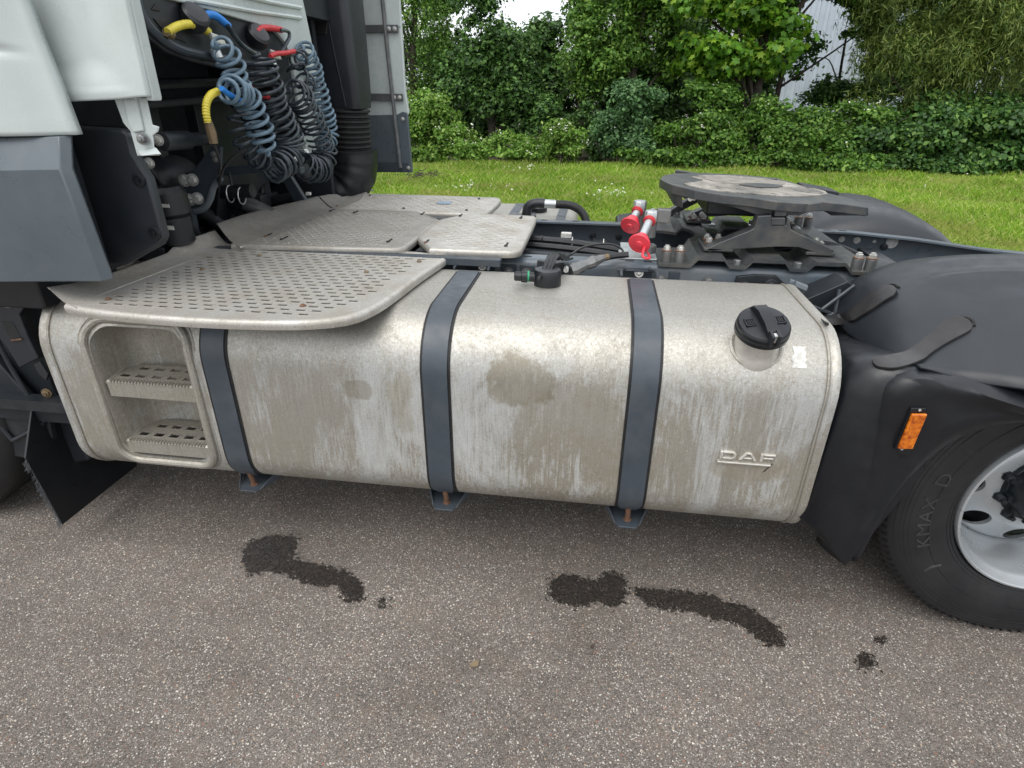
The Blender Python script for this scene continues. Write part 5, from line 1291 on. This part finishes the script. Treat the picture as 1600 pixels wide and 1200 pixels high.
# ------------------------------------------------------------------ front lower left: wheel arch parts and mud flap
fa = bpy.data.objects.new('front_wheel_arch', None); link(fa, TR)
MB().prism(pxp([(-60, 450), (60, 460), (100, 500), (62, 520), (80, 600), (140, 720), (60, 735), (30, 720), (-60, 520)], y=.10), (0, .5, 0)).build('arch_liner', M['void'], fa, bevel=.01)
MB().prism(pxp([(-60, 540), (-10, 560), (75, 655), (82, 690), (45, 718), (10, 712), (-60, 640)], y=.05), (0, .03, 0)).build('flap_carrier', M['under'], fa, bevel=.008)
mb = MB(); mb.tube(spline(pxp([(-10, 520), (15, 570), (45, 620), (70, 658)], y=.040), 5), .008, 8); mb.tube(spline(pxp([(70, 660), (45, 675), (20, 688)], y=.040), 4), .008, 8); mb.tube(pxp([(20, 688), (0, 665), (-20, 640)], y=.040), .008, 8); mb.build('carrier_bead', M['plastic_old'], fa, split=True)
ab = MB().prism(pxp([(-20, 466), (32, 464), (38, 480), (30, 492), (45, 530), (60, 560), (30, 575), (8, 540), (-20, 505)], y=.035), (0, .02, 0)).build('arch_bracket', M['plastic_old'], fa, bevel=.004)
MB().prism(pxp([(3, 502), (20, 503), (34, 530), (22, 532), (12, 525)], y=.034), (0, .003, 0)).build('bracket_window', M['rubber'], ab)
MB().tube(pxp([(18, 532), (34, 530)], y=.030), .003, 6).build('rust_edge', M['rust'], ab)
for p, mt in (((10, 473), 'boltdark'), ((73, 614), 'brass'), ((54, 694), 'zinc')): MB().bolt(at(*p, y=.035), (.2, -1, 0), .012, .008).build('bolt', M[mt], fa)
MB().prism(pxp([(52, 570), (62, 565), (75, 585), (72, 595), (60, 585)], y=.04), (0, .01, 0)).build('clip', M['plastic_old'], fa, bevel=.002)
fl = MB().prism([at(40, 716, x=-.16), at(98, 820, x=-.16), at(214, 728, x=-.16), at(214, 728, x=-.16)+Vector((0, .05, .12)), at(110, 640, x=-.16)+Vector((0, 0, .05)), at(50, 640, x=-.16)], (-.008, 0, 0)).build('front_mud_flap', M['plastic'], fa, bevel=.002)
mb = MB(); a, b = at(40, 716, x=-.158), at(98, 820, x=-.158); rb = random.Random(2)
for k in range(120):
    p = a.lerp(b, rb.random()); mb.tube([p, p+Vector((rb.uniform(-.004, .01), -rb.uniform(.008, .022), -rb.uniform(.004, .022)))], .0007, 3)
o = mb.build('flap_bristle', M['bristle'], fl); o['kind'] = 'stuff'
MB().box((-1.35, .03, .50), (-.02, .55, .54)).build('front_arch_floor', M['void'], fa)
MB().box((-1.3, .02, .93), (.05, .35, 1.04)).build('step_well', M['plastic'], fa, bevel=.01)
MB().box((-2.4, .3, .5), (-.3, 2.1, 1.0)).build('engine_block', M['void'], TR)
MB().box((-2.4, -.02, 1.04), (-.02, .06, 3.2)).build('cab_body', M['white'], cab, bevel=.02)
MB().box((-2.4, .06, 2.35), (.36, 2.4, 3.3)).build('cab_shell', M['white'], cab, bevel=.03)

# ================================================================== industrial hall behind the trees
hall = bpy.data.objects.new('industrial_hall', None); link(hall); hall.location = (4, 22, 0)
tag(hall, 'long pale grey hall with vertical corrugated cladding seen through the trees', 'building')
def hb(mb, name, mat, **k): mb.v = [v-hall.location for v in mb.v]; return mb.build(name, mat, hall, **k)
x = 6.4; mb = MB(); pts = []
while x < 16: pts += [(x, 22.0), (x+.13, 22.0), (x+.17, 21.94), (x+.25, 21.94), (x+.29, 22.0)]; x += .30
rings = [[Vector((a, b, z)) for a, b in pts] for z in (-.02, 7.0)]; mb.loft(rings, False, False); hb(mb, 'corrugated_wall', M['cladding'], angle=20)
hb(MB().box((1.3, 22.05, -.02), (16.0, 34, 6.9)), 'hall_body', M['wallwhite'])
hb(MB().box((-10, 21.9, -.02), (1.3, 22.1, 1.6)), 'low_wall', M['wallwhite'])
hb(MB().box((1.2, 21.75, 6.9), (16.2, 34.3, 7.25)), 'roof_edge', M['cladding'], bevel=.05)
for x0 in (1.6, 3.9): 
    w_ = hb(MB().box((x0, 21.98, .9), (x0+1.6, 22.045, 1.7)), 'window', simple('dark_glass', (.05, .07, .08), .1), bevel=.01)
    hb(MB().box((x0-.05, 21.93, .82), (x0+1.65, 22.0, .90)), 'window_sill', M['wallwhite'], bevel=.01)

# ================================================================== vegetation
STAR = [(0, -.5), (.22, -.28), (.52, -.22), (.30, .02), (.42, .34), (.14, .24), (0, .58), (-.14, .24), (-.42, .34), (-.30, .02), (-.52, -.22), (-.22, -.28)]
def leaves_mesh(name, C, Nrm, size, aspect, mat, parent, droop=0.0, fold=.25, sizevar=.35, lobed=False):
    n = len(C); rng = RNG
    N = Nrm + .60*rng.normal(size=(n, 3)); N /= np.linalg.norm(N, axis=1)[:, None]
    T = rng.normal(size=(n, 3)); T[:, 2] -= droop*3
    T -= N*np.sum(T*N, axis=1)[:, None]; T /= np.linalg.norm(T, axis=1)[:, None]; B = np.cross(N, T)
    s = size*(1+sizevar*rng.normal(size=n).clip(-1.5, 1.8))[:, None]
    if lobed:
        k = len(STAR); V = np.stack([C + B*s*u*aspect + T*s*v - N*s*.12*abs(u)*4*abs(v) for u, v in STAR], 1).reshape(-1, 3)
        tri = [(0, 1, 11), (1, 2, 3), (1, 3, 11), (3, 9, 11), (9, 10, 11), (3, 4, 5), (3, 5, 9), (5, 7, 9), (7, 8, 9), (5, 6, 7)]
    else:
        k = 4; V = np.stack([C - T*s*.5, C + B*s*.5*aspect + N*s*fold*.4*aspect, C + T*s*.55 - N*s*.10, C - B*s*.5*aspect + N*s*fold*.4*aspect], 1).reshape(-1, 3); tri = [(0, 1, 2), (0, 2, 3)]
    m_ = len(tri); me = bpy.data.meshes.new(name); me.vertices.add(k*n); me.vertices.foreach_set('co', V.ravel().astype(np.float32))
    idx = (np.arange(n)*k)[:, None] + np.array(tri).ravel(); me.loops.add(3*m_*n); me.loops.foreach_set('vertex_index', idx.ravel().astype(np.int32))
    me.polygons.add(m_*n); me.polygons.foreach_set('loop_start', (np.arange(m_*n)*3).astype(np.int32)); me.polygons.foreach_set('loop_total', np.full(m_*n, 3, np.int32))
    me.update(); me.materials.append(mat)
    o = bpy.data.objects.new(name, me); link(o, parent); return o
def crown_points(lobes, n, clump_r, per, shell=.55, seed=0, strand=0, spray=.22):
    """every lobe is broken into smaller boughs; clumps of leaves sit on the outer, upper side of each bough, some shoots stick out"""
    rng = np.random.default_rng(seed); sub = []
    for l in lobes:
        l = np.array(l); K = 8
        for _ in range(K):
            d = rng.normal(size=3); d /= np.linalg.norm(d); r = .35+.55*rng.random()
            sub.append(np.concatenate([l[:3]+d*r*l[3:]*np.array([.95, .9, .95]), l[3:]*(.24+.26*rng.random())]))
    sub = np.array(sub); sub[:, 5] *= .8; w_ = sub[:, 3]*sub[:, 5]; nc = n//per
    li = rng.choice(len(sub), nc, p=w_/w_.sum()); S = sub[li]
    d = rng.normal(size=(nc, 3)); d[:, 2] = d[:, 2]*.8+.35; d[:, 1] -= .15; d /= np.linalg.norm(d, axis=1)[:, None]; r = .45+.6*rng.random(nc)**.6
    out = rng.random(nc) < spray; r = np.where(out, r+.55*rng.random(nc), r)
    cc = S[:, :3]+d*r[:, None]*S[:, 3:]; csz = clump_r*(.35+.8*rng.random(nc))*np.where(out, .6, 1)
    sc = np.array([.55, .55, .40]) if not strand else np.array([.30, .30, 1.15])
    e = rng.normal(size=(nc*per, 3)); P = np.repeat(cc, per, 0)+e*np.repeat(csz, per)[:, None]*sc
    if strand: P[:, 2] -= np.repeat(csz, per)*strand*.5
    Nn = np.repeat(d, per, 0)*.6+e*.3+np.array([0, -.1, .75]); k = P[:, 2] > .03
    return P[k], Nn[k], cc
def tree(name, label, cat, base, lobes, n, size, aspect, mat, group=None, clump=.28, per=26, droop=0, trunk_r=.10, trunk_h=2.5, seed=0, stems=1, shell=.5, flowers=0, branches=14, lobed=False, strand=0, spray=.22):
    b = Vector(base); t = bpy.data.objects.new(name, None); link(t); t.location = b; tag(t, label, cat, group)
    lob = [(l[0], l[1], l[2], l[3], l[4], l[5]) for l in lobes]
    P, Nn, cc = crown_points(lob, n, clump, per, shell, seed, strand, spray); rr = random.Random(seed)
    mb = MB(); top = max(l[2] for l in lobes)
    for s in range(stems):
        ox, oy = (rr.uniform(-.25, .25), rr.uniform(-.15, .15)) if stems > 1 else (0, 0)
        path = spline([(ox, oy, 0), (ox*1.5+rr.uniform(-.1, .1), oy, trunk_h*.35), (ox*2+rr.uniform(-.15, .15), oy, trunk_h*.7), (ox*2.5+rr.uniform(-.2, .2), oy, trunk_h)], 4)
        mb.tube(path, [trunk_r*(1-.6*i/(len(path)-1)) for i in range(len(path))], 8)
    if stems: tk = mb.build('trunk' if trunk_r > .05 else 'stem', M['bark'], t, angle=60)
    lm = MB()
    for i in range(branches):
        q = Vector(cc[rr.randrange(len(cc))]); st = Vector((rr.uniform(-.05, .05), 0, min(trunk_h*.95, max(.2, q.z*rr.uniform(.35, .75)))))
        mid = st.lerp(q, .5)+Vector((0, 0, rr.uniform(-.05, .25))); pa = spline([st, mid, q], 4); lm.tube(pa, [trunk_r*.38*(1-.8*k/(len(pa)-1)) for k in range(len(pa))], 6)
    if branches: lm.build('limbs', M['bark'], t, angle=60)
    leaves_mesh('crown' if trunk_r > .05 else 'foliage', P, Nn, size, aspect, mat, t, droop, lobed=lobed)
    if flowers:
        rng = np.random.default_rng(seed+5); k = rng.choice(len(P), flowers//5); F = np.repeat(P[k], 5, 0)+rng.normal(size=(len(k)*5, 3))*.03+np.array([0, -.05, .03])
        leaves_mesh('blossom', F, np.tile(np.array([[0, -.5, 1.]]), (len(F), 1)), .038, .9, M['petal'], t)['kind'] = 'stuff'
    return t
LM = {
 'dark': leaf_material('dark_tree_leaves', (.028, .070, .018), (.068, .155, .034), (.15, .28, .06), .36),
 'mid': leaf_material('mid_green_leaves', (.050, .120, .018), (.115, .25, .036), (.24, .39, .07), .42),
 'bright': leaf_material('bright_maple_leaves', (.055, .155, .012), (.12, .28, .020), (.28, .44, .04), .45),
 'lime': leaf_material('lime_shrub_leaves', (.085, .19, .022), (.18, .35, .050), (.34, .48, .11), .42),
 'blueg': leaf_material('blue_green_shrub_leaves', (.040, .105, .040), (.095, .205, .070), (.17, .30, .11), .34),
 'willow': leaf_material('olive_willow_leaves', (.060, .110, .018), (.145, .22, .040), (.32, .38, .10), .4),
 'bramble': leaf_material('dark_bramble_leaves', (.028, .080, .018), (.062, .155, .032), (.15, .27, .05), .30),
}
# px -> x on the plane y
def X(px, y, py=230): return at(px, py, y=y).x
G = 'trees behind the lawn'
def TT(label, px, y, lobes, n, size, aspect, key, **k):
    bx = X(px, y); y_ = y
    return tree('tree', label, 'tree', (bx, y_, .01), lobes, n, size, aspect, LM[key], group=G, **k)
# lobes are relative to the base (x, y, z)
TT('dark drooping poplar like tree right behind the white side fairing', 655, 14.2, [(-.3, 0, 2.2, 1.0, .8, 2.4), (-.1, .2, 4.5, .9, .8, 1.8), (-.9, 0, 3.4, .9, .8, 2.2), (.5, 0, 2.9, .6, .6, 1.8)], 38000, .055, .6, 'mid', strand=1, seed=1, droop=.5, trunk_h=4.5, branches=10, clump=.25)
TT('dark dense hornbeam left of the sky gap', 765, 13.6, [(0, 0, 1.5, 1.15, .8, 1.15), (.0, 0, 2.45, .85, .8, .75), (-.25, 0, 3.1, .55, .6, .55), (-.5, .2, 1.9, .7, .7, 1.1), (.5, 0, 1.4, .9, .7, .9)], 32000, .085, .62, 'dark', seed=2, trunk_h=2.6, branches=14)
TT('slim loose tree right of the sky gap', 905, 14.2, [(0, 0, 2.7, .65, .6, .9), (.2, 0, 3.9, .8, .6, 1.1), (-.1, 0, 1.7, .55, .6, .8), (.5, 0, 2.1, .5, .5, .8)], 15000, .08, .6, 'mid', seed=3, trunk_h=3.8, branches=14, trunk_r=.07)
TT('tall leafy tree with a yellowish crown left of the maple', 985, 14.0, [(0, 0, 3.2, .9, .7, 1.2), (.1, .1, 4.8, 1.1, .9, 1.2), (-.4, 0, 2.2, .65, .6, .75), (.6, 0, 2.4, .6, .6, 1.0)], 24000, .085, .6, 'mid', seed=4, trunk_h=4, branches=14)
TT('bright green maple with layered branches above the fifth wheel', 1165, 13.2, [(-1.0, -.3, 2.35, 1.0, .7, .42), (-.25, -.4, 2.1, 1.0, .7, .40), (-.1, -.3, 2.75, 1.1, .8, .4), (-.8, -.2, 3.1, 1.2, .8, .45), (.2, -.1, 3.7, 1.6, .9, .6), (-1.0, -.3, 1.85, .7, .5, .28), (0, 0, 4.8, 1.7, 1.2, .8)], 17000, .135, .95, 'bright', lobed=True, seed=5, trunk_h=3.8, branches=16, trunk_r=.13, clump=.27, per=14)
TT('dark maple like tree reaching over the corrugated hall', 1195, 14.6, [(-.6, 0, 1.9, .7, .6, .6), (1.3, -.5, 3.05, .9, .7, .28), (1.9, -.4, 3.5, 1.5, .9, .45), (1.0, 0, 4.4, 1.9, 1.2, .8), (-.4, 0, 3.0, .9, .7, .7), (1.5, -.4, 2.62, .5, .5, .13)], 13000, .12, .95, 'dark', lobed=True, seed=6, trunk_h=4, trunk_r=.08, branches=5, clump=.25, per=16)
TT('small dark sapling standing in front of the hall wall', 1290, 14.9, [(-.2, 0, 1.35, .8, .3, .45), (.5, 0, 2.5, .4, .3, .25), (-.9, 0, 2.0, .4, .3, .6), (.6, 0, 1.5, .5, .3, .5)], 4200, .09, .7, 'dark', seed=77, trunk_h=2.6, trunk_r=.055, branches=6, clump=.2, per=10)
TT('olive willow with hanging narrow leaves at the right', 1432, 13.4, [(-1.1, 0, 2.5, .9, .7, 1.0), (-.2, -.2, 2.1, 1.3, .8, 1.3), (.9, -.3, 2.4, 1.2, .8, 1.4), (-.6, 0, 3.6, 1.6, .9, 1.0), (1.4, 0, 3.6, 1.5, .9, 1.2), (-1.4, -.3, 1.15, .6, .4, .35)], 60000, .115, .15, 'willow', strand=1, seed=7, droop=.55, trunk_h=4, branches=20, clump=.24, per=22)
TT('second willow running out of the picture at the right', 1640, 14.2, [(0, 0, 2.6, 1.5, 1, 1.9), (.5, 0, 4.3, 1.6, 1, 1.2), (1.8, 0, 2.4, 1.2, 1, 2.0)], 26000, .12, .17, 'willow', strand=1, seed=8, droop=.5, trunk_h=4, branches=10, clump=.26)
for i, (px_, y_) in enumerate(((560, 14.5), (440, 14.0), (300, 14.5))):
    TT(('dark tree hidden mostly by the far side fairing', 'dark tree hidden behind the air intake', 'dark tree hidden behind the cab')[i], px_, y_, [(0, 0, 2.5, 1.5, 1, 2.3), (0, 0, 4.4, 1.2, 1, 1.3)], 9000, .12, .6, 'dark', seed=20+i, trunk_h=4, branches=4, clump=.4)
second = ((700, 16.5, 1.0, 3.1), (850, 16.4, .8, 2.35), (940, 16.8, .9, 3.1), (1075, 16.6, 1.1, 3.1), (1150, 16.0, .7, 1.4), (1420, 17.0, 1.4, 3.1), (1560, 16.5, 1.4, 3.1), (780, 15.4, .9, 1.6), (1000, 15.6, .8, 1.8))
names = ('drooping tree', 'sky gap', 'slim loose tree', 'maple trunk at its left', 'maple trunk', 'first willow', 'far right willow', 'dark hornbeam', 'yellowish crowned tree')
for (px_, y_, s_, h_), nm in zip(second, names):          # second row keeps the background leafy
    TT('dark tree in the second row behind the '+nm, px_, y_, [(0, 0, h_*.5, 1.3*s_, .8, h_*.6), (0, 0, h_, 1.2*s_, .8, h_*.35)], 13000, .11, .65, 'dark', seed=30+int(px_) % 17, trunk_h=h_, branches=8, clump=.32)
G2 = 'shrubs along the lawn edge'
def SH(label, px, y, lobes, n, size, aspect, key, **k):
    return tree('shrub', label, 'shrub', (X(px, y, 262), y, .01), lobes, n, size, aspect, LM[key], group=G2, trunk_r=.03, trunk_h=k.pop('trunk_h', .8), stems=4, **k)
SH('lime green elder shrub with cream blossom beside the side fairing', 690, 12.3, [(-.5, 0, .75, .75, .55, .75), (.1, 0, .85, .65, .5, .62), (.6, 0, .45, .6, .5, .45), (-.3, 0, 1.2, .5, .4, .42)], 15000, .065, .6, 'lime', seed=40, clump=.16, per=14, flowers=420, shell=.45)
SH('low pale shrub in front of the dark hornbeam', 800, 12.3, [(0, 0, .38, .75, .45, .40), (.5, 0, .3, .5, .4, .32)], 7000, .06, .55, 'lime', seed=41, clump=.13, per=12, flowers=150, trunk_h=.4)
SH('low bright shrub with white blossom below the sky gap', 872, 12.2, [(0, 0, .42, .6, .45, .45), (.2, 0, .62, .4, .35, .3)], 6500, .06, .55, 'lime', seed=42, clump=.13, per=12, flowers=160, trunk_h=.4)
SH('blue green shrub below the slim tree', 965, 12.4, [(0, 0, .85, .7, .5, .85), (.35, 0, 1.35, .5, .4, .45), (-.35, 0, .5, .5, .4, .5)], 12000, .07, .6, 'blueg', seed=43, clump=.16, per=14)
SH('big mid green shrub with white flowers under the maple', 1090, 12.4, [(0, 0, .8, 1.0, .6, .85), (-.4, 0, .5, .7, .5, .5), (.6, 0, .9, .8, .5, .75), (.1, 0, 1.35, .6, .4, .35)], 19000, .072, .6, 'mid', seed=44, clump=.17, per=14, flowers=160)
SH('dense green shrub in front of the corrugated hall', 1235, 12.4, [(0, 0, .65, 1.0, .6, .68), (.7, 0, .62, .8, .5, .60), (-.6, 0, 1.05, .5, .4, .3), (1.1, 0, .95, .6, .4, .3)], 19000, .075, .62, 'mid', seed=45, clump=.17, per=14, flowers=160)
SH('low bramble bush left of the big bramble', 1360, 12.3, [(0, 0, .5, .9, .55, .55), (.6, 0, .7, .8, .5, .6)], 16000, .080, .8, 'bramble', seed=46, clump=.17, per=10)
SH('big bramble bush with broad dark leaves at the far right', 1500, 12.4, [(0, 0, .65, 1.0, .6, .7), (.9, 0, .7, 1.0, .6, .75), (1.9, 0, .7, 1.0, .6, .75)], 28000, .085, .82, 'bramble', seed=47, clump=.18, per=10)
SH('bramble bush filling the hedge gap under the willow', 1420, 13.0, [(0, 0, .9, 1.3, .6, .95), (1.6, 0, .9, 1.3, .6, .95)], 16000, .085, .7, 'bramble', seed=48, clump=.2, per=12)
SH('dark shrub in the hedge right of the hornbeam', 880, 13.2, [(-.4, 0, .65, .7, .5, .65), (.5, 0, .6, .5, .5, .7)], 9000, .085, .62, 'dark', seed=49, clump=.17)
SH('lime shrub hidden mostly by the side fairing', 560, 12.5, [(0, 0, .8, 1.4, .6, .8)], 7000, .07, .6, 'lime', seed=50, clump=.2)
for i, (a, b) in enumerate(((1070, 12.05), (1290, 12.0), (1450, 12.0), (1180, 11.95), (700, 12.0))):
    SH(('low leafy ground shrub below the big flowering shrub', 'low leafy ground shrub below the hall shrub', 'low leafy ground shrub below the brambles', 'low leafy ground shrub between the two big flowering shrubs', 'low leafy ground shrub at the foot of the elder')[i], a, b, [(-.6, 0, .18, .8, .25, .22), (.6, 0, .18, .9, .25, .22)], 5000, .07, .7, ('mid', 'mid', 'bramble', 'mid', 'lime')[i], seed=60+i, clump=.12, per=8, trunk_h=.2, branches=0)

# lawn blades: one mesh of bent blades, denser near the camera
def blades(n, x0, x1, y0, y1, h, wd, seed):
    rng = np.random.default_rng(seed); u = rng.random(n)**1.25
    y = y0+(y1-y0)*u; cx = .35+ .30*(y+1.5); x = 1.2 + (x0+(x1-x0)*rng.random(n))*(y+1.8)/13
    keep = np.sin(x*1.7+np.sin(y*1.3)*2)*.5+np.sin(y*2.1+x*.6)*.5 + rng.random(n)*1.6 > -.75; x, y = x[keep], y[keep]; n = len(x)
    hh = h*(.5+.9*rng.random(n))*(1+.35*np.sin(x*2.3)*np.sin(y*3.1)); a = rng.random(n)*2*np.pi; t = rng.normal(size=(n, 2))*.45*hh[:, None]
    hh *= 1+1.3*np.clip((y-11.5)/.9, 0, 1)*rng.random(n)*(np.sin(x*2.9)+1.2)*.5
    w = wd*(.7+.6*rng.random(n))*(1+(y-3)*.10)
    dx, dy = np.cos(a)*w/2, np.sin(a)*w/2; z0 = np.full(n, .004)
    A = np.stack([x-dx, y-dy, z0], 1); B = np.stack([x+dx, y+dy, z0], 1); C_ = np.stack([x+t[:, 0]*.4+dx*.7, y+t[:, 1]*.4+dy*.7, hh*.6], 1); D = np.stack([x+t[:, 0], y+t[:, 1], hh], 1)
    V = np.stack([A, B, C_, D], 1).reshape(-1, 3); me = bpy.data.meshes.new('grass'); me.vertices.add(4*n); me.vertices.foreach_set('co', V.ravel().astype(np.float32))
    idx = (np.arange(n)*4)[:, None]+np.array([0, 1, 2, 0, 2, 3]); me.loops.add(6*n); me.loops.foreach_set('vertex_index', idx.ravel().astype(np.int32))
    me.polygons.add(2*n); me.polygons.foreach_set('loop_start', (np.arange(2*n)*3).astype(np.int32)); me.polygons.foreach_set('loop_total', np.full(2*n, 3, np.int32)); me.update(); me.materials.append(M['grass'])
    o = bpy.data.objects.new('grass', me); link(o); return o
g = blades(330000, -7, 11, 3.1, 12.4, .085, .0075, 5)
tag(g, 'bright green mown lawn between the truck and the hedge', 'grass', kind='stuff')
# clover heads in the lawn
rng = np.random.default_rng(9); cl = []
for cx, cy, s, k in ((at(958, 305, z=.05).x, at(958, 305, z=.05).y, .25, 26), (at(735, 298, z=.05).x, at(735, 298, z=.05).y, .3, 18), (at(820, 262, z=.1).x, at(820, 262, z=.1).y, .25, 16), (4.5, 8, 4, 14), (7, 9, 3, 10)):
    for _ in range(k): cl.append((cx+rng.normal()*s, cy+rng.normal()*s*1.2, .085+rng.random()*.03))
cl = np.array(cl); o = leaves_mesh('clover_flowers', np.repeat(cl, 6, 0)+rng.normal(size=(len(cl)*6, 3))*.008, np.tile(np.array([[0, -.4, 1.]]), (len(cl)*6, 1)), .016, .9, M['petal'], None)
tag(o, 'scattered small white clover flowers in the lawn', 'flowers', kind='stuff')
# cut twigs on the grass beside the fairing
c0 = at(660, 276, z=.05); mb = MB(); rt = random.Random(4)
for i in range(70):
    p = c0+Vector((rt.gauss(0, .22), rt.gauss(0, .22), rt.uniform(0, .06))); d = Vector((rt.uniform(-1, 1), rt.uniform(-1, 1), rt.uniform(-.1, .4)))*.14
    mb.tube([p, p+d*.5+Vector((0, 0, .01)), p+d], .005, 4)
o = mb.build('twig_heap', M['bark']); tag(o, 'small heap of dry brown twigs lying on the grass by the side fairing', 'twigs')
# a few dry leaves and crumbs on the asphalt
for i, (a, b, s, lb) in enumerate(((742, 1038, .022, 'yellow brown dry leaf crumb on the asphalt, the larger one'), (926, 1010, .012, 'small dark leaf crumb on the asphalt below the two lobed stain'))):
    p = at(a, b, z=.006); ring = [(p+Vector((math.cos(k*.9)*s*(.5+.5*((k*7) % 3)/2), math.sin(k*.9)*s*.7*(.6+.4*((k*5) % 3)/2), .002*(k % 2)))) for k in range(7)]
    o = MB().prism(ring, (0, 0, .002)).build('leaf_crumb', simple('dry_leaf%d' % i, ((.20, .15, .09), (.06, .04, .03))[i], .8)); tag(o, lb, 'leaf')
